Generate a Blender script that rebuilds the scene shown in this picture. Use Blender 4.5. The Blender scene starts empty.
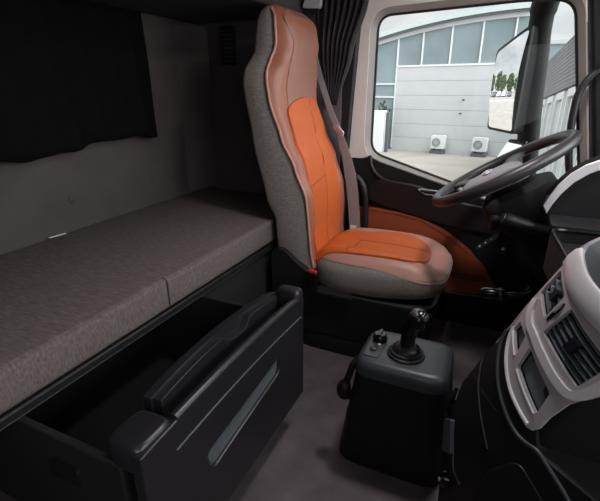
import bpy, bmesh, math, random
from mathutils import Vector, Matrix
random.seed(7)
C = bpy.context.scene.collection
PI = math.pi

# ------------------------------------------------------------------ materials
def lin(c):
    c /= 255.0
    return c / 12.92 if c <= 0.04045 else ((c + 0.055) / 1.055) ** 2.4
def rgb(r, g, b): return (lin(r), lin(g), lin(b), 1.0)

def mat(name, col, rough=0.6, metal=0.0, spec=0.5, noise=0.0, nscale=40.0, bump=0.0, bscale=200.0,
        stretch=(1, 1, 1), sheen=0.0, coat=0.0):
    m = bpy.data.materials.new(name); m.use_nodes = True
    nt = m.node_tree; N = nt.nodes; L = nt.links
    b = N['Principled BSDF']
    b.inputs['Base Color'].default_value = col
    b.inputs['Roughness'].default_value = rough
    b.inputs['Metallic'].default_value = metal
    b.inputs['Specular IOR Level'].default_value = spec
    if sheen:
        b.inputs['Sheen Weight'].default_value = sheen
        b.inputs['Sheen Roughness'].default_value = 0.4
    if coat: b.inputs['Coat Weight'].default_value = coat
    if noise or bump:
        tc = N.new('ShaderNodeTexCoord'); mp = N.new('ShaderNodeMapping')
        mp.inputs['Scale'].default_value = stretch
        L.new(tc.outputs['Object'], mp.inputs['Vector'])
    if noise:
        n = N.new('ShaderNodeTexNoise'); n.inputs['Scale'].default_value = nscale; n.inputs['Detail'].default_value = 6
        L.new(mp.outputs['Vector'], n.inputs['Vector'])
        r = N.new('ShaderNodeMapRange')
        r.inputs['From Min'].default_value = 0.3; r.inputs['From Max'].default_value = 0.7
        r.inputs['To Min'].default_value = 1 - noise; r.inputs['To Max'].default_value = 1 + noise
        L.new(n.outputs['Fac'], r.inputs['Value'])
        mx = N.new('ShaderNodeVectorMath'); mx.operation = 'SCALE'
        mx.inputs[0].default_value = col[:3]
        L.new(r.outputs['Result'], mx.inputs['Scale'])
        L.new(mx.outputs['Vector'], b.inputs['Base Color'])
    if bump:
        n2 = N.new('ShaderNodeTexNoise'); n2.inputs['Scale'].default_value = bscale; n2.inputs['Detail'].default_value = 3
        L.new(mp.outputs['Vector'], n2.inputs['Vector'])
        bp = N.new('ShaderNodeBump'); bp.inputs['Strength'].default_value = bump; bp.inputs['Distance'].default_value = 0.002
        L.new(n2.outputs['Fac'], bp.inputs['Height'])
        L.new(bp.outputs['Normal'], b.inputs['Normal'])
    return m

def glass_mat(name, tint, refl=0.06):
    m = bpy.data.materials.new(name); m.use_nodes = True
    nt = m.node_tree; N = nt.nodes; L = nt.links
    for n in list(N): N.remove(n)
    o = N.new('ShaderNodeOutputMaterial'); mx = N.new('ShaderNodeMixShader')
    t = N.new('ShaderNodeBsdfTransparent'); t.inputs['Color'].default_value = tint
    g = N.new('ShaderNodeBsdfGlossy'); g.inputs['Roughness'].default_value = 0.02
    mx.inputs['Fac'].default_value = refl
    L.new(t.outputs[0], mx.inputs[1]); L.new(g.outputs[0], mx.inputs[2]); L.new(mx.outputs[0], o.inputs['Surface'])
    return m

M = {}
M['floor'] = mat('floor_vinyl', rgb(94, 83, 87), 0.55, noise=0.25, nscale=9, bump=0.3, bscale=300)
M['trim_fabric'] = mat('wall_trim_fabric', rgb(76, 68, 67), 0.95, noise=0.12, nscale=6, bump=0.3, bscale=400)
M['ceiling'] = mat('ceiling_lining', rgb(56, 51, 50), 0.95, noise=0.1, nscale=5)
M['pillar'] = mat('pillar_lining', rgb(98, 87, 92), 0.8, noise=0.06)
M['curtain'] = mat('curtain_cloth', rgb(13, 11, 12), 0.95, spec=0.1, noise=0.3, nscale=30, bump=0.3, bscale=300)
M['curtain_sheen'] = mat('pleated_curtain_cloth', rgb(36, 32, 36), 0.7, spec=0.3, noise=0.1, nscale=20, sheen=0.15)
M['bed'] = mat('bed_cloth', rgb(98, 88, 85), 0.95, spec=0.15, noise=0.28, nscale=80, stretch=(0.35, 2.0, 1), bump=0.5, bscale=160)
M['bed_seam'] = mat('bed_seam_thread', rgb(72, 62, 58), 0.95)
M['white_tag'] = mat('white_tag_cloth', rgb(235, 232, 226), 0.8)
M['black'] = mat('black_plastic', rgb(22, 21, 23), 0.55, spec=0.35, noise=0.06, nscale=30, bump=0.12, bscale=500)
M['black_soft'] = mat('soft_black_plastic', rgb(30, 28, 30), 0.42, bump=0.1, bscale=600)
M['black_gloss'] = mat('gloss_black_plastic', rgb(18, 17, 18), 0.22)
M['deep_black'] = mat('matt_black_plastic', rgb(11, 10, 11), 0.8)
M['drawer'] = mat('drawer_plastic', rgb(32, 30, 33), 0.33, bump=0.12, bscale=500)
M['drawer_pale'] = mat('drawer_insert_plastic', rgb(84, 88, 92), 0.35)
M['seat_fabric'] = mat('seat_side_fabric', rgb(142, 132, 126), 0.95, spec=0.1, noise=0.30, nscale=110, stretch=(0.6, 1, 2.6), bump=0.5, bscale=350)
M['leather'] = mat('brown_leather', rgb(152, 92, 72), 0.42, noise=0.06, nscale=12, bump=0.25, bscale=350)
M['leather_pale'] = mat('pale_brown_leather', rgb(178, 128, 114), 0.42, noise=0.06, nscale=12, bump=0.25, bscale=350)
M['leather_grey'] = mat('headrest_leather', rgb(146, 100, 84), 0.42, noise=0.06, nscale=12, bump=0.25, bscale=350)
M['orange'] = mat('orange_leather', rgb(192, 90, 34), 0.55, noise=0.06, nscale=20, bump=0.3, bscale=300)
M['orange_seam'] = mat('orange_seam_thread', rgb(130, 55, 22), 0.7)
M['door_orange'] = mat('door_brown_leather', rgb(158, 78, 46), 0.5, noise=0.06, nscale=10, bump=0.25, bscale=350)
M['door_pocket'] = mat('door_pocket_leather', rgb(118, 50, 28), 0.6)
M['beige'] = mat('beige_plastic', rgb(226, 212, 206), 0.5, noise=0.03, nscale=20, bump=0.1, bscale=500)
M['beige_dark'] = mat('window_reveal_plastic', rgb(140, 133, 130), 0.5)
M['rubber'] = mat('black_rubber', rgb(18, 18, 19), 0.6)
M['silver'] = mat('silver_paint', rgb(186, 178, 182), 0.38, metal=0.2, noise=0.03, nscale=60)
M['silver_bright'] = mat('bright_silver_paint', rgb(226, 220, 222), 0.33, metal=0.1)
M['chrome'] = mat('chrome', rgb(220, 220, 222), 0.12, metal=1.0)
M['slate'] = mat('slate_plastic', rgb(96, 104, 110), 0.45, bump=0.1, bscale=500)
M['slate_dark'] = mat('dark_slate_plastic', rgb(58, 61, 65), 0.4, bump=0.1, bscale=500)
M['wheel'] = mat('wheel_grip', rgb(52, 48, 50), 0.38, bump=0.2, bscale=500)
M['wheel_pad'] = mat('wheel_pad_plastic', rgb(142, 136, 140), 0.45)
M['strap'] = mat('seat_belt_webbing', rgb(146, 144, 148), 0.7, noise=0.15, nscale=90, stretch=(1, 1, 6))
M['knob_metal'] = mat('dark_knob_metal', rgb(120, 118, 120), 0.3, metal=0.7)
M['red'] = mat('red_plastic', rgb(190, 40, 44), 0.4)
M['mirror'] = mat('mirror_silvering', rgb(238, 240, 242), 0.01, metal=1.0)
M['clad'] = mat('pale_metal_cladding', rgb(196, 198, 200), 0.55, noise=0.03, nscale=3)
M['clad_rib'] = mat('cladding_joint', rgb(136, 140, 146), 0.6)
M['clad_dark'] = mat('grey_ribbed_cladding', rgb(126, 130, 134), 0.55, noise=0.05, nscale=6)
M['white_paint'] = mat('white_paint', rgb(228, 230, 232), 0.45)
M['facade_glass'] = mat('cloud_toned_facade_glass', rgb(134, 150, 154), 0.08, spec=0.9, noise=0.2, nscale=0.6)  # base colour carries the mottled grey of clouds mirrored in the panes
M['roof_metal'] = mat('pale_roof_metal', rgb(196, 206, 206), 0.4)
M['gutter'] = mat('grey_gutter_metal', rgb(92, 96, 98), 0.5)
M['concrete'] = mat('pale_concrete', rgb(158, 152, 144), 0.85, noise=0.12, nscale=0.7)
M['blind'] = mat('white_blind', rgb(222, 226, 226), 0.6)
M['leaf'] = mat('leaf_green', rgb(58, 74, 38), 0.7, noise=0.4, nscale=3)
M['bark'] = mat('bark_brown', rgb(70, 56, 44), 0.9)
M['car_white'] = mat('white_car_paint', rgb(214, 216, 220), 0.25, coat=0.5)
M['car_dark'] = mat('dark_car_paint', rgb(70, 74, 82), 0.25, coat=0.5)
M['car_glass'] = mat('car_window_glass', rgb(30, 34, 38), 0.08)
M['tyre'] = mat('tyre_rubber', rgb(26, 26, 26), 0.8)
M['glass'] = glass_mat('tinted_door_glass', (0.93, 0.945, 0.94, 1), 0.018)
M['screen_glass'] = glass_mat('windscreen_glass', (0.93, 0.95, 0.95, 1), 0.04)

# ------------------------------------------------------------------ helpers
def obj(name, bm, m, parent=None, smooth=True, bevel=0.0, seg=2, subsurf=0, angle=40):
    bmesh.ops.recalc_face_normals(bm, faces=bm.faces)
    me = bpy.data.meshes.new(name); bm.to_mesh(me); bm.free()
    o = bpy.data.objects.new(name, me); C.objects.link(o)
    if m is not None: me.materials.append(M[m])
    if smooth:
        for p in me.polygons: p.use_smooth = True
        try: me.set_sharp_from_angle(angle=math.radians(angle))
        except Exception: pass
    if bevel:
        b = o.modifiers.new('bevel', 'BEVEL'); b.width = bevel; b.segments = seg
        b.limit_method = 'ANGLE'; b.angle_limit = math.radians(35)
    if subsurf:
        s = o.modifiers.new('subsurf', 'SUBSURF'); s.levels = subsurf; s.render_levels = subsurf
    if parent is not None:
        o.parent = parent
        o.matrix_parent_inverse = Matrix.Translation(parent.location).inverted() if parent.parent is None else Matrix.Identity(4)
    return o

def sub(name, bm, m, part, **k):          # a sub-part of a part (parts sit at the world origin under their thing)
    o = obj(name, bm, m, None, **k); o.parent = part
    o.matrix_parent_inverse = (part.matrix_parent_inverse @ Matrix.Identity(4)).inverted() if False else Matrix.Identity(4)
    return o

def thing(name, label, cat, loc=(0, 0, 0), group=None):
    o = bpy.data.objects.new(name, None); C.objects.link(o); o.location = loc
    o.empty_display_size = 0.05
    o['label'] = label; o['category'] = cat
    if group: o['group'] = group
    return o

def tag(o, label, cat, group=None, kind=None):
    o['label'] = label; o['category'] = cat
    if group: o['group'] = group
    if kind: o['kind'] = kind
    return o

def structure(o, label=None, cat=None):
    o['kind'] = 'structure'
    if label: o['label'] = label
    if cat: o['category'] = cat
    return o

def box(x0, x1, y0, y1, z0, z1, bm=None):
    bm = bm or bmesh.new()
    vs = [bm.verts.new((x, y, z)) for x in (x0, x1) for y in (y0, y1) for z in (z0, z1)]
    for f in ((0, 1, 3, 2), (4, 6, 7, 5), (0, 4, 5, 1), (2, 3, 7, 6), (0, 2, 6, 4), (1, 5, 7, 3)):
        bm.faces.new([vs[i] for i in f])
    return bm

def tube(pts, r, bm=None, n=12, closed=False, caps=True, flat=1.0):
    bm = bm or bmesh.new()
    pts = [Vector(p) for p in pts]; N = len(pts)
    rs = r if isinstance(r, (list, tuple)) else [r] * N
    rings = []; prev = None
    for i, p in enumerate(pts):
        if closed: t = pts[(i + 1) % N] - pts[i - 1]
        else: t = pts[min(i + 1, N - 1)] - pts[max(i - 1, 0)]
        t.normalize()
        if prev is None:
            a = Vector((0, 0, 1)) if abs(t.z) < 0.9 else Vector((0, 1, 0))
            u = t.cross(a).normalized()
        else:
            u = (prev - t * prev.dot(t)).normalized()
        prev = u; v = t.cross(u)
        rings.append([bm.verts.new(p + (u * math.cos(2 * PI * k / n) + v * math.sin(2 * PI * k / n) * flat) * rs[i]) for k in range(n)])
    for i in range(N if closed else N - 1):
        a, b = rings[i], rings[(i + 1) % N]
        for k in range(n):
            bm.faces.new((a[k], a[(k + 1) % n], b[(k + 1) % n], b[k]))
    if not closed and caps:
        bm.faces.new(rings[0][::-1]); bm.faces.new(rings[-1])
    return bm

def spline(pts, n=6):                       # Catmull-Rom through the points
    P = [Vector(p) for p in pts]; out = []
    for i in range(len(P) - 1):
        p0 = P[i - 1] if i else P[0] * 2 - P[1]; p1, p2 = P[i], P[i + 1]
        p3 = P[i + 2] if i + 2 < len(P) else P[-1] * 2 - P[-2]
        for k in range(n):
            t = k / n
            out.append(0.5 * ((2 * p1) + (p2 - p0) * t + (2 * p0 - 5 * p1 + 4 * p2 - p3) * t * t + (3 * p1 - p0 - 3 * p2 + p3) * t ** 3))
    out.append(P[-1]); return out

def lathe(profile, base, axis, n=28, bm=None):
    bm = bm or bmesh.new(); base = Vector(base); axis = Vector(axis).normalized()
    a = Vector((1, 0, 0)) if abs(axis.x) < 0.8 else Vector((0, 1, 0))
    u = axis.cross(a).normalized(); v = axis.cross(u)
    rings = [[bm.verts.new(base + axis * h + (u * math.cos(2 * PI * k / n) + v * math.sin(2 * PI * k / n)) * r) for k in range(n)] for r, h in profile]
    for a_, b_ in zip(rings, rings[1:]):
        for k in range(n): bm.faces.new((a_[k], a_[(k + 1) % n], b_[(k + 1) % n], b_[k]))
    bm.faces.new(rings[0][::-1]); bm.faces.new(rings[-1]); return bm

def loft(rings, bm=None, caps=True):
    bm = bm or bmesh.new()
    R = [[bm.verts.new(p) for p in r] for r in rings]; n = len(R[0])
    for a, b in zip(R, R[1:]):
        for k in range(n): bm.faces.new((a[k], a[(k + 1) % n], b[(k + 1) % n], b[k]))
    if caps: bm.faces.new(R[0][::-1]); bm.faces.new(R[-1])
    return bm

def srect(cx, cy, a, b, z, e=5.0, n=40):     # superellipse ring in a horizontal plane
    out = []
    for k in range(n):
        t = 2 * PI * k / n; c, s = math.cos(t), math.sin(t)
        out.append((cx + a * math.copysign(abs(c) ** (2 / e), c), cy + b * math.copysign(abs(s) ** (2 / e), s), z))
    return out

def rounded(poly, r, n=5):                  # round the corners of a 2D polygon
    out = []; N = len(poly)
    for i in range(N):
        p = Vector(poly[i]); a = Vector(poly[i - 1]); b = Vector(poly[(i + 1) % N])
        ra = min(r, (a - p).length * 0.48); rb = min(r, (b - p).length * 0.48)
        p0 = p + (a - p).normalized() * ra; p1 = p + (b - p).normalized() * rb
        for k in range(n + 1):
            t = k / n
            q = p0 * (1 - t) ** 2 + p * 2 * t * (1 - t) + p1 * t * t
            out.append((q.x, q.y))
    return out

def panel(outer, h0, h1, fmap, holes=(), step=None, bm=None):
    """A solid slab: the 2D outline (with holes) between heights h0 and h1, carried onto the surface fmap(u, v, h)."""
    t = bmesh.new(); edges = []
    for loop in [outer] + list(holes):
        vs = [t.verts.new((p[0], p[1], 0)) for p in loop]
        edges += [t.edges.new((vs[i], vs[(i + 1) % len(vs)])) for i in range(len(vs))]
    bmesh.ops.triangle_fill(t, use_beauty=True, use_dissolve=False, edges=edges)
    if step:
        for ax in (0, 1):
            lo = min(v.co[ax] for v in t.verts); hi = max(v.co[ax] for v in t.verts)
            k = lo + step
            while k < hi - step * 0.2:
                co = [0, 0, 0]; co[ax] = k; no = [0, 0, 0]; no[ax] = 1
                bmesh.ops.bisect_plane(t, geom=t.verts[:] + t.edges[:] + t.faces[:], plane_co=co, plane_no=no, dist=1e-6)
                k += step
    t.verts.ensure_lookup_table(); t.verts.index_update()
    bm = bm or bmesh.new()
    A = [bm.verts.new(fmap(v.co.x, v.co.y, h1)) for v in t.verts]
    B = [bm.verts.new(fmap(v.co.x, v.co.y, h0)) for v in t.verts]
    for f in t.faces:
        idx = [v.index for v in f.verts]
        bm.faces.new([A[i] for i in idx]); bm.faces.new([B[i] for i in idx[::-1]])
    for e in t.edges:
        if len(e.link_faces) == 1:
            i, j = e.verts[0].index, e.verts[1].index
            bm.faces.new((A[i], A[j], B[j], B[i]))
    t.free(); return bm

def fY(y0): return lambda u, v, h: (u, y0 - h, v)        # upright plane facing the cab, h grows towards the cab
def fX(x0): return lambda u, v, h: (x0 + h, u, v)
def fZ(z0): return lambda u, v, h: (u, v, z0 + h)

def grid(fn, nu, nv, bm=None):
    bm = bm or bmesh.new()
    V = [[bm.verts.new(fn(i / nu, j / nv)) for j in range(nv + 1)] for i in range(nu + 1)]
    for i in range(nu):
        for j in range(nv): bm.faces.new((V[i][j], V[i + 1][j], V[i + 1][j + 1], V[i][j + 1]))
    return bm

def sm01(t): t = max(0.0, min(1.0, t)); return t * t * (3 - 2 * t)

def interp(tab, x):
    if x <= tab[0][0]: return tab[0][1]
    for (a, va), (b, vb) in zip(tab, tab[1:]):
        if x <= b:
            t = (x - a) / (b - a); t = t * t * (3 - 2 * t) * 0.5 + t * 0.5
            return va + (vb - va) * t
    return tab[-1][1]

# ------------------------------------------------------------------ cab shell
structure(obj('floor', box(-1.87, 1.0, -0.32, 2.60, -0.05, 0.0), 'floor', smooth=False), 'dark grey vinyl cab floor', 'floor')
wr = structure(obj('wall_rear', box(-1.87, -1.80, -0.32, 2.47, 0.0, 1.98), 'trim_fabric', smooth=False), 'grey fabric rear wall behind the bunk', 'wall')
for y, z in ((1.355, 0.815), (1.898, 0.806)):
    obj('upholstery_stud', lathe([(0.019, 0), (0.021, 0.004), (0.015, 0.008), (0.012, 0.005), (0.006, 0.007), (0.001, 0.008)], (-1.801, y, z), (1, 0, 0), 20), 'trim_fabric', wr)
obj('corner_moulding', loft([[(-1.803, 2.20, z), (-1.79, 2.22, z), (-1.73, 2.36, z), (-1.71, 2.398, z), (-1.803, 2.40, z)] for z in (0.685, 1.0, 1.3, 1.655)]), 'trim_fabric', wr, bevel=0.01)
wd = structure(obj('wall_driver', box(-1.80, -0.80, 2.40, 2.47, 0.0, 1.98), 'trim_fabric', smooth=False), 'grey side wall at the far end of the bunk', 'wall')
obj('pillar_lining', panel(rounded([(-0.985, 0.30), (-0.838, 0.30), (-0.838, 1.90), (-0.985, 1.90)], 0.02), 0.0, 0.022, fY(2.40)), 'pillar', wd, bevel=0.006)
obj('door_seal', panel([(-0.840, 0.02), (-0.801, 0.02), (-0.801, 0.95), (-0.745, 1.80), (-0.730, 1.98), (-0.840, 1.98)], -0.08, 0.012, fY(2.40)), 'rubber', wd, bevel=0.006)
structure(obj('wall_passenger', panel([(-1.87, 0.0), (1.0, 0.0), (1.0, 1.98), (-1.87, 1.98)], 0, 0.06, fY(-0.26),
          holes=[[(-0.35, 0.95), (0.55, 0.85), (0.45, 1.72), (-0.35, 1.72)]]), 'trim_fabric', smooth=False), 'cab side wall behind the camera', 'wall')
wf = structure(obj('wall_front', panel([(-0.32, 0.0), (2.47, 0.0), (2.47, 1.98), (-0.32, 1.98)], 0, 0.06, fX(0.94),
          holes=[rounded([(-0.05, 1.16), (2.25, 1.16), (2.25, 1.86), (-0.05, 1.86)], 0.08)]), 'deep_black', smooth=False), 'cab bulkhead below the windscreen', 'wall')
structure(obj('window_1', box(0.965, 0.975, -0.06, 2.26, 1.15, 1.87), 'screen_glass', smooth=False), 'windscreen', 'window')
structure(obj('ceiling', box(-1.87, 1.0, -0.32, 2.60, 1.98, 2.04), 'ceiling', smooth=False), 'grey cab ceiling', 'ceiling')
structure(obj('trim_1', box(-1.80, -1.06, -0.26, 2.40, 1.668, 1.98), 'ceiling', bevel=0.03, seg=4), 'grey overhead locker above the bunk', 'trim')
structure(obj('trim_2', panel([(0.468, 0.0), (0.94, 0.0), (0.94, 1.16), (0.50, 1.98), (0.180, 1.98), (0.376, 1.06), (0.468, 0.60)], -0.02, 0.07, fY(2.45)), 'black', bevel=0.02), 'black windscreen pillar at the right edge', 'trim')

# louvre on the far side wall
t = thing('speaker_grille', 'small dark slotted grille high on the wall at the far end of the bunk', 'grille', (-1.57, 2.40, 1.545))
obj('frame', panel(rounded([(-1.622, 1.44), (-1.512, 1.44), (-1.512, 1.65), (-1.622, 1.65)], 0.012), 0.0, 0.010, fY(2.40),
    holes=[[(-1.612, 1.45), (-1.522, 1.45), (-1.522, 1.64), (-1.612, 1.64)]]), 'black', t, bevel=0.003)
obj('backing', box(-1.615, -1.519, 2.396, 2.399, 1.447, 1.643), 'deep_black', t)
for k in range(8):
    z = 1.462 + k * 0.0235
    obj('slat', box(-1.612, -1.522, 2.391, 2.396, z - 0.004, z + 0.004), 'slate_dark', t, smooth=False)

# rear window curtain
def rc(s, q):
    y = -0.235 + 2.135 * s
    low = 1.022 + 0.037 * s + 0.016 * math.sin(2 * PI * 2.4 * s + 1) + 0.006 * math.sin(2 * PI * 9 * s)
    z = 1.664 + (low - 1.664) * q
    fold = 0.010 * math.sin(2 * PI * 15 * s + 0.6 * math.sin(5 * q)) * (0.6 + 0.4 * q) + 0.008 * math.sin(2 * PI * 4.3 * s + 2)
    return (-1.755 + fold + 0.022 * q, y + 0.005 * q * s, z)
cu = obj('rear_curtain', grid(rc, 150, 14), 'curtain')
sm = cu.modifiers.new('thick', 'SOLIDIFY'); sm.thickness = 0.006
tag(cu, 'black curtain hanging over the rear window above the bunk', 'curtain')

# pleated curtain by the driver's door
def dc(s, q):
    z = 1.92 - 0.70 * q
    tt = interp([(0, 1.0), (0.3, 0.95), (0.65, 0.66), (0.9, 0.34), (1, 0.24)], q)
    mid = interp([(0, -0.800), (0.3, -0.825), (0.6, -0.862), (1, -0.880)], q)
    x = mid + (s - 0.5) * 0.250 * tt
    y = 2.350 + 0.024 * math.sin(2 * PI * 7 * s + 0.7 * math.sin(3 * q)) * (0.45 + 0.55 * tt)
    return (x, y, z)
dcur = obj('door_curtain', grid(dc, 112, 24), 'curtain_sheen')
sm = dcur.modifiers.new('thick', 'SOLIDIFY'); sm.thickness = 0.004
tag(dcur, "dark pleated curtain gathered on the pillar behind the driver's seat", 'curtain')
t = thing('curtain_track', 'short bright metal curtain track end under the ceiling above the seat headrest', 'curtain rail', (-0.985, 2.31, 1.71))
obj('bracket', panel(rounded([(-1.04, 1.695), (-0.945, 1.688), (-0.935, 1.73), (-1.02, 1.745)], 0.012), 0, 0.03, fY(2.33)), 'silver', t, bevel=0.006)
obj('rail', tube([(-0.985, 2.315, 1.70), (-0.985, 2.315, 1.98)], 0.012), 'chrome', t)

# ------------------------------------------------------------------ bunk
t = thing('bunk_bed', 'long grey-brown cloth mattress bunk along the rear wall', 'bed', (-1.35, 1.05, 0.5))
bm = bmesh.new()
def mring(y, g=0.0):
    X0, X1, Z0, Z1, r = -1.795, -1.007, 0.553, 0.674, 0.020
    pts = []
    for cx, cz, a0 in ((X1 - r, Z0 + r, -90), (X1 - r, Z1 - r, 0), (X0 + r, Z1 - r, 90), (X0 + r, Z0 + r, 180)):
        for k in range(6):
            a = math.radians(a0 + 18 * k)
            pts.append((cx + (r - g) * math.cos(a), y, cz + (r - g) * math.sin(a)))
    # crown the top with a few extra points
    out = []
    for p in pts: out.append(p)
    return out
ys = [-0.20 + 2.58 * i / 60 for i in range(61)]
rings = []
for y in ys:
    g = 0.0
    for yc in (1.068,):
        g = max(g, 0.012 * math.exp(-((y - yc) / 0.006) ** 2))
    rings.append([(x + (0.003 * math.sin(5 * y) if x > -1.2 else 0) - (g if x > -1.04 else 0), yy, z + 0.003 * math.sin(4 * y + 1)) for x, yy, z in mring(y)])
mt = obj('mattress', loft(rings), 'bed', t)
obj('front_seam', tube([(-1.0055, 1.068, 0.564), (-1.0045, 1.068, 0.61), (-1.0055, 1.068, 0.662), (-1.024, 1.068, 0.676)], 0.0028, n=6), 'bed_seam', t)
obj('piping', tube([(-1.0130 + 0.003 * math.sin(5 * y), y, 0.6690 + 0.003 * math.sin(4 * y + 1)) for y in ys], 0.003, n=8), 'bed', t)
obj('care_label', panel([(0, 0), (0.072, 0), (0.072, 0.014), (0, 0.014)], 0, 0.002,
    lambda u, v, h: (-1.768 + v + 0.012 * (u / 0.07), 1.180 + u, 0.679 + 0.004 + h + 0.006 * math.sin(u * 40))), 'white_tag', t)
t = thing('bunk_bed_platform', 'black plastic bunk base and front rail under the mattress', 'bed', (-1.35, 1.05, 0.0))
obj('board', box(-1.79, -1.030, -0.20, 2.38, 0.528, 0.547), 'black', t, bevel=0.006)
obj('front_rail', box(-1.030, -1.010, -0.20, 2.38, 0.520, 0.547), 'black', t, bevel=0.006)
obj('rail_lip', tube([(-1.009, -0.2, 0.522), (-1.009, 2.38, 0.522)], 0.003, n=8), 'black_soft', t)
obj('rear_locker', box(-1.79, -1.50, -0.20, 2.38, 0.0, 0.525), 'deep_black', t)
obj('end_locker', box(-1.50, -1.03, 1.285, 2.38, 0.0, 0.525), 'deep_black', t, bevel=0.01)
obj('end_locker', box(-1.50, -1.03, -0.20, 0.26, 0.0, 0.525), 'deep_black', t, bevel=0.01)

# ------------------------------------------------------------------ pulled-out drawer under the bunk
t = thing('storage_drawer', 'black plastic drawer pulled out from under the bunk with a long grip handle', 'drawer', (-0.8, 0.86, 0.0))
DY0, DY1 = 0.475, 1.290
fx = fX(-0.575)
# front panel: slab facing the aisle, top slightly bowed
top = lambda y: 0.592 + 0.016 * math.sin(PI * (y - DY0) / (DY1 - DY0))
outl = [(DY0, 0.17), (DY1, 0.17)] + [(DY1 - (DY1 - DY0) * k / 24, top(DY1 - (DY1 - DY0) * k / 24)) for k in range(25)]
fp = obj('front_panel', panel(outl, -0.030, 0.0, fx, holes=[rounded([(0.70, 0.345), (1.09, 0.395), (1.10, 0.455), (0.68, 0.415)], 0.02)], step=0.1), 'drawer', t, bevel=0.010, seg=3)
obj('recess_plate', panel([(0.62, 0.31), (1.16, 0.35), (1.16, 0.49), (0.62, 0.45)], -0.05, -0.012, fx), 'drawer_pale', t)
# rolled upper edge (catches the light) and the crease under it
obj('upper_roll', tube([(-0.589, y, top(y) - 0.004) for y in [DY0 + 0.118 + (DY1 - DY0 - 0.170) * k / 24 for k in range(25)]], 0.0155, n=14), 'drawer', t)
obj('crease_line', tube([(-0.573, y, top(y) - 0.072) for y in [DY0 + 0.10 + (DY1 - DY0 - 0.13) * k / 24 for k in range(25)]], 0.003, n=8), 'slate_dark', t)
# grip handle: arched rail standing above the panel, with a hand cut-out
def gtop(y):
    q = (y - 0.618) / (1.290 - 0.618)
    return 0.588 - 0.010 * q + 0.046 * (math.sin(PI * max(0.02, min(0.98, 0.04 + 0.93 * q))) ** 0.6)
gy = [0.618 + 0.655 * k / 72 for k in range(73)]
def lip(y):                                    # front edge of the grip dips for the finger notch
    return gtop(y) - 0.007 - 0.036 * sm01((y - 0.87) / 0.09) * (1 - sm01((y - 1.015) / 0.030))
bm = panel([(y, 0.545) for y in gy] + [(y, gtop(y)) for y in gy[::-1]], -0.128, -0.104, fx, step=0.05)
gh = obj('grip_handle', bm, 'drawer', t, bevel=0.007, seg=3)
sub('grip_lip', panel([(y, 0.535) for y in gy[1:-1]] + [(y, lip(y)) for y in gy[1:-1][::-1]], -0.105, -0.080, fx, step=0.04), 'drawer', gh, bevel=0.0045, seg=3)
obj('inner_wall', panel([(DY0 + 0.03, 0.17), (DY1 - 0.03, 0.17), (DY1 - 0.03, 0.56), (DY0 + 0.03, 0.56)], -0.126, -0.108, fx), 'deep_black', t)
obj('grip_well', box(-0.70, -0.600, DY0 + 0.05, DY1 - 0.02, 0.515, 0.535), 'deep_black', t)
obj('end_cap', loft([srect(-0.630, 0.532, 0.050 - d, 0.056 - d, z, 4) for z, d in ((0.54, 0), (0.598, 0), (0.606, 0.006), (0.608, 0.014))]), 'drawer', t)
obj('end_cap', loft([srect(-0.618, 1.264, 0.044 - d, 0.028 - d, z, 4) for z, d in ((0.54, 0), (0.618, 0), (0.627, 0.005), (0.630, 0.013))]), 'drawer', t)
for y in (0.500, 1.262):
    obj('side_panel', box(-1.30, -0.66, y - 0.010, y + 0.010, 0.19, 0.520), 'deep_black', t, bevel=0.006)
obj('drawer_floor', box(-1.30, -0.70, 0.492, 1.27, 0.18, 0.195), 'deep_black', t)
obj('back_panel', box(-1.32, -1.30, 0.490, 1.272, 0.18, 0.50), 'black', t)
obj('latch', panel(rounded([(-0.90, 0.40), (-0.80, 0.40), (-0.80, 0.45), (-0.90, 0.45)], 0.01), 0, 0.01, lambda u, v, h: (u, 0.490 - h, v)), 'black', t, bevel=0.003)

# ------------------------------------------------------------------ driver's seat
seat = thing('driver_seat', "driver's air seat in grey cloth and brown leather with orange centre panels", 'seat', (-0.55, 2.08, 0.0))
SY = 2.08
XE = [(0.44, -0.775), (0.55, -0.790), (0.70, -0.800), (0.81, -0.812), (0.95, -0.868), (1.08, -0.935), (1.25, -0.995), (1.36, -1.012), (1.43, -1.010), (1.50, -0.992), (1.60, -1.000), (1.66, -1.04)]
XR = [(0.44, -0.965), (0.69, -0.978), (0.79, -1.028), (1.07, -1.094), (1.33, -1.138), (1.40, -1.136), (1.46, -1.110), (1.50, -1.105), (1.60, -1.095), (1.66, -1.07)]
AW = [(0.44, 0.235), (0.6, 0.250), (1.0, 0.252), (1.32, 0.252), (1.38, 0.238), (1.42, 0.205), (1.46, 0.182), (1.57, 0.176), (1.63, 0.160), (1.66, 0.130)]
CO = [(0.44, -0.01), (0.60, -0.025), (0.80, -0.010), (1.00, 0.035), (1.20, 0.062), (1.30, 0.078), (1.45, 0.088), (1.58, 0.078), (1.63, 0.05), (1.66, 0.01)]
BO = [(0.44, 0.01), (0.7, 0.035), (1.0, 0.030), (1.25, 0.018), (1.4, 0.0), (1.66, 0.0)]
def sfront(tq, z):
    a = interp(AW, z); c = interp(CO, z); b = interp(BO, z)
    return Vector((interp(XE, z) + c * (1 - abs(tq) ** (3.0 + 3.0 * sm01((z - 1.28) / 0.12))) + b * math.exp(-((abs(tq) - 0.90) / 0.10) ** 2) * (1 - abs(tq) ** 12), SY + a * tq, z))
def smap(u, v, h):
    p = sfront(u, v); e = 0.01
    n = (sfront(u + e, v) - sfront(u - e, v)).cross(sfront(u, v + e) - sfront(u, v - e)).normalized()
    return p + n * h
ZB0, ZB1 = 0.44, 1.655
zs = [ZB0 + (ZB1 - ZB0) * k / 56 for k in range(57)]
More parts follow.
